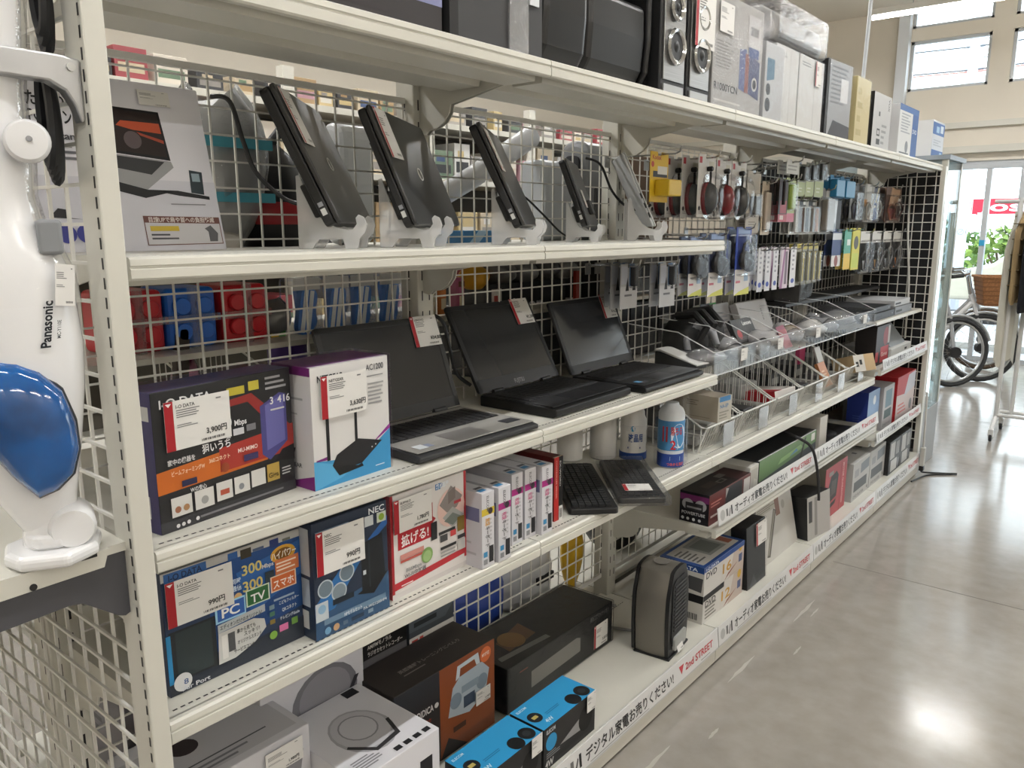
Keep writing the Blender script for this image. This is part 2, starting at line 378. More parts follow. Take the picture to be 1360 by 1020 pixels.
pr = [(-.2, .35), (-.15, .75), (.5, .92), (1.1, 1.42), (2.4, 1.5), (3.6, 1.42), (4.0, .95), (4.15, .6), (4.1, .32)]
MB().prism(pr, 'y', 0, 1.6, cw).build('car_body', car, bevel=.06, seg=3)
MB().prism([(.72, .95), (1.2, 1.36), (2.2, 1.42), (2.2, .95)], 'y', -.012, 1.612, mat('#6f7f88', .1)).build('side_window', car); MB().prism([(2.3, .95), (2.3, 1.42), (3.45, 1.36), (3.75, .95)], 'y', -.012, 1.612, mat('#6f7f88', .1)).build('side_window', car)
for x in (.55, 3.3):
    wh = MB().lathe([(.3, -.02), (.32, .02), (.32, .2), (.3, .24)], BLACKM, 20, (x, -.03, .31), 'y').build('wheel', car, smooth=True)
    MB().lathe([(.2, -.035), (.17, -.05), (.05, -.05)], STEEL, 16, (x, -.03, .31), 'y').build('wheel_hub', wh)
MB().box((-.19, .3, .62), (-.165, .62, .76), mat('#5d6a66', .5)).build('number_plate', car)

# ---------------------------------------------------------------- ceiling lamps
for i, (x, y, a) in enumerate(TUBES):
    e = thing('ceiling_lamp', {('y', 1.25): 'bare tube ceiling lamp over the aisle', ('y', -1.5): 'bare tube ceiling lamp behind the tall shelving', ('y', 4.6): 'bare tube ceiling lamp over the right-hand aisle', ('x', -.1): 'long bare tube lamp hanging crosswise before the high windows', ('x', 2.2): 'crosswise tube lamp before the high windows, right one'}[(a, x)] + ('' if a == 'x' else ', %s from the near end' % ordinal(round((y+2.6)/1.9)).replace('front', 'nearest')), 'lamp', (x, y, TZ), (0, 0, 0 if a == 'y' else R(90)))
    ln = .62 if a == 'y' else .8
    MB().box((-.04, -ln, .0), (.04, ln, .05), mat('#dcdad4', .5)).build('housing', e)
    MB().cyl((0, -ln+.02, -.02), (0, ln-.02, -.02), .014, mat('#fffaf2', .4, emit=42), n=10).build('tube', e)
    for s in (-.45, .45): MB().cyl((0, s, .05), (0, s, ZC-TZ), .004, STEEL, n=6).build('suspension_wire', e)

# ---------------------------------------------------------------- gondola shelving
B = .9
MOD = ['first', 'second', 'third', 'fourth', 'fifth']
for k in range(6):
    y = k*B
    e = thing('shelf_upright', 'slotted cream steel upright at the back of the shelving, %s from the near end' % (['nearest']+MOD[1:]+['sixth'])[k], 'upright', (0, y, 0), group='back uprights of the shelving')
    MB().box((-.03, -.027, .1), (.03, .027, 1.815), CREAM).build('post', e, bevel=.003)
    sl = MB()
    for z in [.2+.05*i for i in range(31)]:
        for s in (-.012, .012): sl.add([(.0304, s-.002, z), (.0304, s+.002, z), (.0304, s+.002, z+.024), (.0304, s-.002, z+.024)], [(0, 1, 2, 3)], DARK)
        sl.add([(-.002, -.0274, z), (.002, -.0274, z), (.002, -.0274, z+.024), (-.002, -.0274, z+.024)], [(0, 1, 2, 3)], DARK)
    o = sl.build('slot_row', e, norm=False); o['kind'] = 'stuff'
    MB().box((-.05, -.03, 0), (.05, .03, .1), CREAM2).build('foot', e)
def bracket(parent, y, z, L, drop=.135, m=CREAM):
    pts = [(.03, z-.004), (.03, z-drop), (.05, z-drop-.004), (.062, z-drop+.006)]
    pts += [(.062+.07*sin(t), z-drop+.006+(drop-.055)*(1-cos(t))*.8) for t in [R(a) for a in (20, 45, 70, 90)]]
    pts += [(L*.75, z-.038), (L, z-.02), (L, z-.004)]
    MB().prism(pts, 'y', y-.0015, y+.0015, m).build('bracket', parent, norm=True)
def shelf(name, label, ya, yb, x1, z, lip=.031, x0=.03, slots=True, drop=.12, ribs=True, brk=(True, True), m=CREAM, cap=False):
    e = thing(name, label, 'shelf', (0, 0, 0))
    MB().box((x0, ya+.002, z-.012), (x1-.014, yb-.002, z), m).build('deck', e)
    pr = [(x1-.016, z), (x1-.005, z), (x1-.001, z-.003), (x1, z-.011), (x1-.0025, z-.0125), (x1-.0025, z-.015), (x1, z-.0165), (x1, z-lip+.003), (x1-.003, z-lip), (x1-.016, z-lip)]
    MB().prism(pr, 'y', ya+.0015, yb-.0015, m).build('front_lip', e)
    if ribs:
        MB().prism([(x1-.12, z-.012), (x1-.115, z-.04), (x1-.035, z-.04), (x1-.03, z-.012)], 'y', ya+.012, yb-.012, m).build('underside_rib', e)
        MB().prism([(.13, z-.012), (.135, z-.034), (.225, z-.034), (.23, z-.012)], 'y', ya+.012, yb-.012, m).build('underside_rib', e)
    if slots:
        sb = MB()
        for i in range(int((yb-ya-.04)/.0125)):
            yy = ya+.02+i*.0125
            sb.add([(x1-.0312, yy, z+.0004), (x1-.0277, yy, z+.0004), (x1-.0277, yy+.0075, z+.0004), (x1-.0312, yy+.0075, z+.0004)], [(0, 1, 2, 3)], DARK)
        o = sb.build('slot_row', e, norm=False); o['kind'] = 'stuff'
    if brk[0]: bracket(e, ya+.006, z, x1-.06, drop, m)
    if brk[1]: bracket(e, yb-.006, z, x1-.06, drop, m)
    return e
ZT, ZS, ZL, ZW, ZB, ZA = 1.767, 1.389, .977, .707, .13, .466
for k in range(5):
    shelf('top_shelf', 'long cream top shelf, %s section from the near end' % (['nearest']+MOD[1:])[k], k*B, (k+1)*B, .415, ZT, .034)
for k in range(2):
    shelf('display_shelf', ['cream shelf under the leaning closed laptops, near section', 'cream shelf under the leaning closed laptops, far section ending in mid air'][k], k*B, (k+1)*B, .402, ZS)
    shelf('display_shelf', ['cream shelf carrying router boxes and the silver open laptop', 'cream shelf carrying the two black open laptops'][k], k*B, (k+1)*B, .4, ZL, .032)
for k in range(4):
    shelf('display_shelf', ['cream shelf carrying blue router boxes below the silver laptop', 'cream shelf carrying keyboards and wipes', 'cream shelf under the wire baskets, near half', 'cream shelf under the wire baskets, far half'][k], k*B, (k+1)*B, .395, ZW, .036)
for k in (2, 3):
    shelf('display_shelf', ['low cream shelf with speaker and green boxes, black-lettered strip in front', 'low cream shelf under the dark player, far half'][k-2], k*B, (k+1)*B, .42, ZA, .03, slots=False)
shelf('display_shelf', 'cream shelf at the far end under the red-black box', 4*B, 5*B, .42, .745, .03, slots=False)
shelf('display_shelf', 'cream shelf at the far end under the blue and red boxes', 4*B, 5*B, .42, .385, .03, slots=False)
for k in range(5):
    e = thing('base_deck', 'wide cream bottom deck of the shelving, %s section' % (['nearest']+MOD[1:])[k], 'shelf', (0, 0, 0))
    MB().box((.0, k*B+.002, ZB-.02), (.44, (k+1)*B-.002, ZB), CREAM).build('deck', e, bevel=.002)
    MB().box((.425, k*B+.002, .012), (.44, (k+1)*B-.002, ZB-.02), CREAM2).build('kick_panel', e)
    sb = MB()
    for i in range(68):
        yy = k*B+.02+i*.0125; sb.add([(.1, yy, ZB+.0004), (.1025, yy, ZB+.0004), (.1025, yy+.0075, ZB+.0004), (.1, yy+.0075, ZB+.0004)], [(0, 1, 2, 3)], DARK)
    o = sb.build('slot_row', e, norm=False); o['kind'] = 'stuff'
def wire_panel(label, ya, yb, za, zb, backing=None, x=0, cuty=.016, z00=.157):
    e = thing('wire_grid', label, 'mesh panel', (0, 0, 0))
    mb = MB(); t = .0018
    yy = math.ceil((ya-cuty)/.05)*.05+cuty
    while yy < yb:
        mb.box((x-t, yy-t, za), (x+t, yy+t, zb), WIRE); yy += .05
    z = z00
    while z < zb:
        if z > za: mb.box((x+t, ya, z-t), (x+3*t, yb, z+t), WIRE)
        z += .0499
    o = mb.build('wires', e, norm=False); o['kind'] = 'stuff'
    for z in (za, zb): MB().box((x-.006, ya, z-.006), (x+.006, yb, z+.006), WIRE).build('frame_rail', e)
    if backing: MB().box((x-.03, ya, za), (x-.02, yb, zb), mat('#18181a', .7)).build('black_backing', e)
    return e
for k in range(5):
    wire_panel('white wire mesh back panel, %s section from the near end' % (['nearest']+MOD[1:])[k], k*B+.03, (k+1)*B-.03, .2, 1.722, backing=(k >= 3))

# printed shelf strips
def strip(label, ya, yb, x, z0, z1, txt, icons=2, tilt=0, rz=0):
    e = thing('shelf_label_strip', label, 'label strip', (x, ya, z0), (0, tilt, 0))
    w, h = yb-ya-.006, z1-z0
    MB().box((-.0025, 0, 0), (0, w, h), mat('#d4d3d2', .35)).build('strip', e)
    cm = [('R', .0, .0, 1, .07, '#bdbdbb')]
    cm += [('E', .035, .5, .02, '#b2b2b0'), ('R', .065, .3, .08, .72, '#6a6a68'), ('P', [(.085, .25), (.1, .7), (.103, .62), (.091, .22)], '#232323'), ('R', .107, .25, .118, .78, '#222222')]
    cm += [('T', .14, .28, .56, txt, '#2a2a2b', .52), ('L', .16, .1, .62, .18, 1, '#9a9a98'),
           ('P', [(.70, .74), (.735, .74), (.7175, .32)], '#c04a52'), ('T', .745, .36, .46, '2nd STREET', '#bb3f49', .21), ('L', .86, .14, .955, .22, 1, '#8a8a88')]
    art(cm, w, h, lambda u, v, e_: (e_, u, v)).build('lettering', e, norm=False)
    return e
DG, AU = 'デジタル家電お売りください!', 'オーディオ家電お売りください!'
for k, t in enumerate((DG, DG, AU, AU, DG)):
    e = strip('white lettered strip along the floor-level deck, %s from the near end' % (['nearest']+MOD[1:])[k], k*B, (k+1)*B, .452, .066, .136, t, tilt=R(-6))
    if k < 2:
        pts = [(0, .066)] + [q for i in range(110) for q in ((.0081*i, .0715), (.0081*i+.004, .0755))] + [(.894, .0715), (.894, .066)]
        MB().prism(pts, 'x', -.003, -.0024, mat('#c4c4c1', .3)).build('serrated_edge', e)
strip('white lettered strip on the low shelf by the purple speaker box', 1.8, 2.7, .43, .482, .54, AU, tilt=R(-8))
strip('white lettered strip on the low shelf under the dark player', 2.7, 3.6, .43, .482, .54, AU, tilt=R(-8))
strip('white lettered strip below the red-black box at the far end', 3.6, 4.5, .43, .742, .795, DG, tilt=R(-8))
strip('white lettered strip below the blue and red boxes at the far end', 3.6, 4.5, .43, .375, .425, DG, tilt=R(-8))
# ---------------------------------------------------------------- end unit facing the camera
EPOST = []
for sx, lab in ((.42, 'cream slotted corner post at the near end of the shelving, in front'), (-.42, 'cream slotted corner post at the near end, far side')):
    e = thing('corner_upright', lab, 'upright', (sx, -.0375, 0))
    s = 1 if sx > 0 else -1
    MB().box((-.055 if s > 0 else 0, 0, 0), (0 if s > 0 else .055, .027, 2.3), CREAM).build('post', e, bevel=.002)
    sl = MB()
    for i in range(88):
        z = .05+.025*i
        sl.add([(-s*.008-.0022, -.0005, z), (-s*.008+.0022, -.0005, z), (-s*.008+.0022, -.0005, z+.0145), (-s*.008-.0022, -.0005, z+.0145)], [(0, 1, 2, 3)], DARK)
    o = sl.build('slot_row', e, norm=False); o['kind'] = 'stuff'
# mesh of the end unit (in the x-z plane)
e = thing('wire_grid', 'cream wire mesh of the end unit behind the white vacuum', 'mesh panel')
mb = MB(); t = .0022
for i in range(15): x = .365-.0575*i; mb.box((x-t, -.03-t, .12), (x+t, -.03+t, 2.2), WIRE)
for i in range(42): z = .134+.0499*i; mb.box((-.42, -.03-3*t, z-t), (.365, -.03-t, z+t), WIRE)
o = mb.build('wires', e, norm=False); o['kind'] = 'stuff'
MB().box((-.42, -.036, .1), (.365, -.024, .115), WIRE).build('frame_rail', e)
# end shelf with the dark grey bracket
e = thing('end_shelf', 'cream end shelf under the white and blue vacuum', 'shelf')
MB().box((-.42, -.46, .994), (.3955, -.036, 1.006), CREAM).build('deck', e)
MB().prism([(-.46, 1.006), (-.062, 1.006), (-.07, .982), (-.46, .974)], 'x', .396, .402, CREAM).build('side_lip', e)
MB().box((-.42, -.466, .974), (.402, -.4605, 1.006), CREAM).build('front_lip', e)
GB = mat('#4b4b50', .55, name='dark_grey_bracket')
MB().prism([(-.038, 1.0), (-.038, .902), (-.045, .899), (-.055, .903), (-.098, .937), (-.115, .94), (-.46, .925), (-.46, .99), (-.07, .998)], 'x', .386, .392, GB).build('bracket', e)
MB().prism([(-.038, 1.0), (-.038, .902), (-.055, .903), (-.098, .937), (-.46, .925), (-.46, .99)], 'x', -.39, -.384, GB).build('bracket', e)
MB().cyl((.4021, -.157, .985), (.4035, -.157, .985), .0045, DARK, n=12).build('screw_hole', e)
MB().box((.4021, -.098, 1.0), (.403, -.078, 1.0045), DARK).build('lip_slot', e)
sb = MB()
for i in range(50): sb.add([(.15+.005*i-.2, -.22, 1.0065), (.153+.005*i-.2, -.22, 1.0065), (.153+.005*i-.2, -.217, 1.0065), (.15+.005*i-.2, -.217, 1.0065)], [(0, 1, 2, 3)], DARK)
o = sb.build('slot_row', e, norm=False); o['kind'] = 'stuff'
e = thing('metal_arm', 'silver metal arm clipped to the corner post above the vacuum', 'bracket')
AL = mat('#b4b5b7', .3, metal=.7, name='cast_aluminium', var=.08, scale=20)
MB().prism([(-.038, 1.626), (-.038, 1.556), (-.042, 1.552), (-.048, 1.572), (-.058, 1.588), (-.075, 1.597), (-.46, 1.603), (-.46, 1.632), (-.06, 1.629)], 'x', .384, .406, AL).build('arm', e, bevel=.004, seg=2)
MB().cyl((.405, -.05, 1.616), (.409, -.05, 1.616), .005, STEEL, n=10).build('screw', e)
# lower end decks seen through the mesh
for z, lab in ((.62, 'cream inner shelf seen through the near mesh, upper'), (.3, 'cream inner shelf seen through the near mesh, lower')):
    e = thing('inner_shelf', lab, 'shelf'); MB().box((-.4, .03, z-.012), (-.04, .88, z), CREAM).build('deck', e); MB().box((-.41, .03, z-.035), (-.4, .88, z), CREAM).build('front_lip', e)

# white and blue stick vacuum (its own frame: x to its right, -y to its front)
v = thing('stick_vacuum', 'white vacuum with a big blue dust cup wrapped in clear film', 'vacuum', (.36, -.14, 0), (0, 0, R(71)))
VW = mat('#e6e6e7', .25, name='glossy_white_plastic', coat=.3)
prof = [(1.045, .024, .03, .028), (1.09, .014, .045, .036), (1.16, .005, .066, .045), (1.23, .0, .081, .052), (1.285, .0, .084, .054), (1.335, .0, .081, .052), (1.375, .0, .077, .048), (1.405, .0, .066, .044), (1.43, .0, .053, .038), (1.465, .0, .046, .034), (1.505, .0, .049, .032), (1.555, -.003, .049, .03), (1.59, -.003, .05, .03), (1.69, .005, .052, .03), (2.0, .03, .052, .03)]
def vring(z, cx, hw, hd, g=0): return [(cx+(hw+g)*cos(a), (hd+g)*sin(a), z) for a in [2*pi*i/28 for i in range(28)]]
MB().loft([vring(*p) for p in prof], VW).build('body', v, smooth=True)
tk = [(-.035, 1.27), (-.013, 1.275), (.009, 1.27), (.031, 1.257), (.053, 1.231), (.064, 1.191), (.065, 1.157), (.056, 1.125), (.037, 1.107), (.016, 1.1), (-.006, 1.127), (-.025, 1.158), (-.05, 1.2), (-.055, 1.24)]
cxt, czt = .008, 1.185
BLU = mat('#0b559c', .1, name='blue_clear_cup', coat=.6, var=.55, scale=11)
MB().loft([[(cxt+(x-cxt)*s, y, czt+(z-czt)*s) for x, z in tk] for s, y in ((1.0, -.02), (1.0, -.045), (.96, -.058), (.82, -.068), (.5, -.075), (.15, -.077))], BLU).build('dust_cup', v, smooth=True)
MB().loft([[(cxt+(x-cxt)*s, y, czt+(z-czt)*s) for x, z in tk] for s, y in ((1.035, -.02), (1.035, -.042), (1.0, -.0455))], mat('#151a22', .3)).build('cup_rim', v, smooth=True)
MB().lathe([(.021, .012), (.0245, .006), (.0245, -.012), (.021, -.018), (.006, -.019)], VW, 28, (.046, -.034, 1.525), 'y').build('pivot_knob', v, smooth=True)
MB().lathe([(.0035, -.019), (.003, -.021)], mat('#8f9094', .4), 12, (.048, -.034, 1.527), 'y').build('knob_screw', v)
MB().prism(rrect(.045, 1.395, .072, 1.437, .006), 'y', -.038, -.0, mat('#85888c', .4)).build('latch', v, bevel=.004)
MB().lathe([(.036, 0), (.034, .03), (.03, .06)], VW, 20, (.026, 0, 1.01), 'z').build('neck', v, smooth=True)
MB().prism([(-.03, -.02), (-.015, -.05), (.04, -.062), (.075, -.03), (.082, .015), (.065, .045), (.0, .045), (-.03, .02)], 'z', 1.0065, 1.026, VW).build('floor_head', v, bevel=.007, seg=3)
MB().prism([(-.008, -.015), (.005, -.035), (.035, -.042), (.06, -.02), (.062, .02), (.0, .03)], 'z', 1.026, 1.046, VW).build('head_cover', v, bevel=.008, seg=3)
MB().lathe([(.024, -.03), (.028, -.022), (.028, .022), (.024, .03)], VW, 22, (.048, -.01, 1.05), 'y').build('swivel', v, smooth=True)
vs, fs, wd = text_mesh('Panasonic', .03); s_ = .056/wd
sf = lambda x, z: (x, -.0555*math.sqrt(max(.05, 1-(x/.086)**2))-.0012, z)
MB().add([sf(.046-y*.015+x*s_*.14, 1.285+x*s_) for x, y in vs], fs, P('#23262b')).build('lettering', v, norm=False)
vs, fs, wd = text_mesh('MC-Y110E', .01); s_ = .022/wd
MB().add([sf(.058-y*.006+x*s_*.12, 1.295+x*s_) for x, y in vs], fs, P('#3a3d42')).build('model_lettering', v, norm=False)
price_tag(v, Matrix.Translation((.056, -.046, 1.335)) @ Matrix.Rotation(R(-62), 4, 'Z') @ Matrix.Rotation(R(-6), 4, 'X'), .024, .05, '', '', False)
MB().loft([vring(*p, g=.006) for p in prof[5:]], clear('vacuum_film', milky=.01, gloss=.06, rough=.08, bump=.9, scale=14), cap=False).build('clear_film', v, smooth=True)
c = MB()
for q in range(4): c.tube([(.335+.008*q+.016*sin(t), -.05-.005*q, 1.545+.006*q+.06*cos(t)) for t in [2*pi*i/18 for i in range(18)]], .006, BLACKM, n=6, closed=True)
tag(c.build('power_cord_coil', smooth=True), 'coiled black power cord hanging behind the white vacuum', 'cord')
c = MB()
for q in range(3): c.tube([(.345+.008*q+.016*sin(t), -.05-.005*q, 1.69+.01*q+.05*cos(t)) for t in [2*pi*i/16 for i in range(16)]], .006, BLACKM, n=6, closed=True)
tag(c.build('power_cord_coil', smooth=True), 'coiled black cord above the silver arm', 'cord')

# ---------------------------------------------------------------- shelf of router boxes and open laptops
carton('router_box', 'black router box with orange band and tilted purple router picture', 'box', (.342, .039, ZL), (.07, .263, .216), '#19191c', {
    'f': [('P', [(0, .28), (.78, .31), (.78, .50), (0, .44)], '#c86a26'), ('P', [(.42, .32), (1, .33), (1, .55), (.42, .50)], '#a8382f'), ('P', [(.5, .84), (.68, .86), (1, .52), (1, .36), (.82, .58), (.65, .80), (.5, .79)], '#94302c'),
          ('P', [(.74, .36), (.74, .74), (.90, .82), (.95, .80), (.95, .42), (.80, .30)], '#4b4a86'), ('P', [(.78, .38), (.78, .74), (.93, .80), (.93, .43)], '#6a69a8'), ('P', [(.84, .28), (.9, .36), (1, .38), (1, .25)], '#1a1a1d'),
          ('R', 0, 0, 1, .08, '#3a3a3e'), ('T', .05, .88, .085, 'I-O DATA', '#e6e6e6', .34), ('R', .5, .87, .63, .93, '#b9ab38'), ('R', .66, .88, .74, .95, '#c9bb45'), ('L', .79, .85, .97, .97, 3, '#a9a9ad'),
          ('T', .48, .64, .11, '0', '#f0f0f0', .04), ('T', .54, .64, .06, 'Mbps', '#f0f0f0', .09), ('T', .82, .74, .08, '3', '#e8e8e8'), ('T', .88, .74, .08, '4', '#e8e8e8'), ('T', .93, .74, .08, '16', '#e8e8e8'), ('L', .82, .68, .97, .71, 1, '#cfcfcf'),
          ('T', .30, .50, .075, '狙いうち', '#efefef', .2), ('T', .07, .475, .045, '家中の機器を', '#dddddd', .18), ('T', .09, .395, .04, 'ビームフォーミングW', '#f4d8b8', .22), ('T', .34, .415, .04, '360コネクト', '#f4d8b8', .15), ('T', .55, .43, .045, 'MU-MIMO', '#f6ded6', .15),
          ('E', .45, .35, .03, '#9a4a2a'), ('R', .15, .30, .25, .345, '#2e3050'), ('R', .59, .35, .70, .40, '#3b3560'), ('T', .2, .245, .04, 'Wの安心', '#e6e6e6', .11),
          ('R', .07, .10, .205, .24, '#d6d4d0'), ('R', .225, .10, .355, .24, '#d6d4d0'), ('R', .375, .11, .49, .25, '#d6d4d0'), ('R', .505, .12, .62, .25, '#d6d4d0'), ('R', .635, .13, .745, .26, '#d6d4d0'), ('R', .76, .13, .86, .27, '#b79a4c'),
          ('E', .11, .15, .02, '#a06a50'), ('E', .165, .15, .02, '#b0855c'), ('E', .29, .16, .025, '#9a9a98'), ('R', .4, .15, .465, .19, '#b05540'), ('E', .555, .17, .02, '#8a8d92'), ('T', .77, .16, .055, 'Giga', '#4a3c12', .08), ('L', .88, .15, .97, .22, 3, '#c9c9c9'),
          ('R', .47, .56, .50, .62, '#c9c9cc'), ('R', .52, .57, .6, .62, '#d0d0d4'), ('R', .62, .58, .69, .63, '#7d7d82'), ('L', .25, .03, .9, .065, 1, '#77777b'), ('E', .10, .035, .012, '#dcdcdc'), ('E', .135, .037, .012, '#dcdcdc'), ('E', .17, .04, .012, '#dcdcdc'), ('E', .23, .043, .012, '#dcdcdc')],
    's': [('R', 0, 0, 1, 1, '#453f6b'), ('R', .1, .8, .9, .9, '#d8d6d2'), ('R', .1, .1, .7, .26, '#d8d6d2'), ('R', .2, .14, .5, .18, '#333333')]},
    rz=R(7.2), sides='#3d3660', wrap=True, tags=[('f', .065, .575, .115, .075, '3,900円', 'I-O DATA')])
carton('router_box', 'white router box with a blue corner and black two-antenna router picture', 'box', (.352, .309, ZL), (.105, .182, .217), '#dddbd9', {
    'f': [('P', [(0, 0), (1, 0), (1, .36), (.62, .17), (0, .24)], '#3f93c6'), ('P', [(0, .24), (.28, .17), (.62, .17), (.35, .05), (0, 0)], '#58a9d6'), ('P', [(.72, .25), (1, .40), (1, .36)], '#8b2c86'),
          ('P', [(.03, .245), (.20, .26), (.20, .225), (.03, .235)], '#7a2a78'), ('R', .16, .22, .20, .62, '#1d1d1f'), ('R', .52, .30, .555, .66, '#1d1d1f'), ('P', [(.22, .17), (.28, .25), (.56, .34), (.88, .27), (.60, .12), (.30, .11)], '#232225'), ('P', [(.22, .17), (.55, .11), (.60, .12), (.62, .09), (.30, .07)], '#151517'),
          ('T', .08, .875, .075, 'NETGEAR', '#26262a', .32), ('T', .69, .90, .07, 'AC1200', '#55555a', .24), ('L', .70, .84, .95, .86, 1, '#8a8a8c'), ('L', .71, .60, .94, .80, 6, '#a0a0a0'), ('E', .74, .235, .008, '#d8d8d8'), ('E', .79, .25, .008, '#d8d8d8'), ('L', .78, .05, .95, .07, 1, '#cfe4ef')],
    's': [('R', 0, 0, 1, 1, '#d5d3d2'), ('R', 0, .93, 1, 1, '#6b2167'), ('P', [(.1, 0), (1, 0), (1, .12)], '#7d2a79'), ('P', [(.25, .30), (.55, .33), (.5, .27), (.3, .26)], '#202022'), ('R', .36, .33, .42, .5, '#202022'), ('L', .1, .72, .8, .76, 1, '#a5a5a5'), ('L', .1, .60, .7, .63, 1, '#a5a5a5'), ('T', .2, .17, .05, 'NETGEAR', '#3a3a3d', .5)],
    't': [('R', 0, 0, 1, .08, '#c9c6c8')]}, rz=R(2.5), sides='#57215a', wrap=True, tags=[('f', .10, .575, .105, .075, '3,630円', 'NETGEAR')])

def keys(parent, x0, x1, y0, y1, z, m, rows=6, cols=15, gap=.003, h=.002):
    mb = MB(); dx, dy = (x1-x0)/rows, (y1-y0)/cols
    for r in range(rows):
        c = 0
        while c < cols:
            wdt = 5 if (r == 0 and c == 4) else 1
            mb.box((x0+r*dx+gap*.5, y0+c*dy+gap*.5, z), (x0+(r+1)*dx-gap*.5, y0+(c+wdt)*dy-gap*.5, z+h), m); c += wdt
    o = mb.build('keys', parent, norm=False); o['kind'] = 'stuff'; return o
def open_laptop(label, loc, rz, w, d, H, a, shell, deck, th=.022, bez=.014, lid_t=.008, keym=None, chin=.02, tagp=None, touch=None, brand=None):
    e = thing('open_laptop', label, 'laptop', loc, (0, 0, rz))
    MB().prism([(0, .006), (-.012, .001), (-d, 0), (-d, th), (-.02, th-.002), (0, th-.006)], 'y', 0, w, mat(shell, .4, metal=.3 if deck != shell else 0)).build('base', e, bevel=.003)
    dk = MB().box((-d+.01, .004, th-.0012), (-.012, w-.004, th+.0005), mat(deck, .4, metal=.15 if deck[1] > '6' else 0)).build('palm_rest', e, bevel=.001)
    MB().box((-d+.035, .018, th+.0005), (-d+.145, w-.018, th+.0012), BLACKM).build('keyboard_tray', e)
    keys(e, -d+.142, -d+.038, .02, w-.02, th+.0012, keym or mat('#2b2b2d', .5))
    MB().box((-.085, w*.33, th+.0005), (-.015, w*.33+.105, th+.0011), mat(touch or deck, .3, metal=.4 if deck[1] > '6' else 0)).build('touchpad', e, bevel=.0004)
    u = Vector((-sin(a), 0, cos(a))); nn = Vector((cos(a), 0, sin(a)))
    Mx = Matrix(((nn.x, 0, u.x, -d), (0, 1, 0, 0), (nn.z, 0, u.z, th), (0, 0, 0, 1)))
    ld = MB().prism(rrect(0, .004, w, H, .008), 'x', -lid_t, 0, mat(shell, .35)).build('lid', e, bevel=.0015); ld.matrix_local = Mx
    MB().box((0, bez, chin+.004), (.0008, w-bez, H-bez), mat('#2d2e30', .16, name='lcd_panel', coat=.3)).build('screen', ld)
    bz = MB()
    for p, q in (((0, 0, .002), (.0016, w, chin+.004)), ((0, 0, H-bez), (.0016, w, H-.002)), ((0, 0, .002), (.0016, bez, H-.002)), ((0, w-bez, .002), (.0016, w, H-.002))): bz.box(p, q, mat('#1c1c1e' if deck[1] < '6' else '#1a1a1b', .45))
    bz.build('bezel', ld)
    for yy in (.05, w-.09): MB().cyl((-d+.002, yy, th+.002), (-d+.002, yy+.04, th+.002), .006, mat(shell, .4), n=12).build('hinge', e)
    if brand: art([('T', .43, .3, .5, brand, '#8a8a8c', .12)], w, chin, lambda p, q, e_: (.0017+e_, p, q)).build('bezel_lettering', ld, norm=False)
    if tagp:
        yy, zz, ww, hh, pr, br = tagp
        price_tag(e, Mx @ Matrix.Translation((.004, yy, zz)), ww, hh, pr, br)
    return e
L1 = open_laptop('open silver-grey laptop beside the white router box', (.385, .53, ZL), R(-1.3), .362, .25, .232, R(20.6), '#3a3b3d', '#9c9a95', th=.021, tagp=(.272, .158, .085, .075, '¥34,800', 'LENOVO'), touch='#8a8885', chin=.024)
MB().box((-.055, .025, .0222), (-.028, .05, .0226), P('#d8dde0')).build('sticker', L1); MB().box((-.05, .052, .0222), (-.03, .066, .0226), P('#8a93a8')).build('sticker', L1)
MB().box((-.07, .30, .0222), (-.04, .345, .0226), P('#3b3c40')).build('sticker', L1)
L2 = open_laptop('open matt black laptop with rounded lid, middle of the three', (.363, 1.0, ZL), R(1.1), .352, .24, .25, R(28.7), '#141415', '#18181a', th=.028, tagp=(.262, .172, .08, .078, '¥5,280', 'FUJITSU'), chin=.034, brand='FUJITSU')
L3 = open_laptop('open slim black laptop farthest of the three, beside the acrylic bins', (.38, 1.392, ZL), R(.6), .357, .247, .23, R(23.5), '#171718', '#1b1b1c', th=.022, tagp=(.27, .155, .075, .08, '¥16,280', 'LENOVO'), chin=.026)
MB().box((-.06, .03, .0232), (-.04, .05, .0236), P('#5d8fb5')).build('sticker', L3)
art([('T', .1, .3, .4, 'ThinkPad', '#77777a', .1)], .357, .06, lambda u, v, e_: (-.012-.05+v, u, .0234)).build('palm_lettering', L3, norm=False)

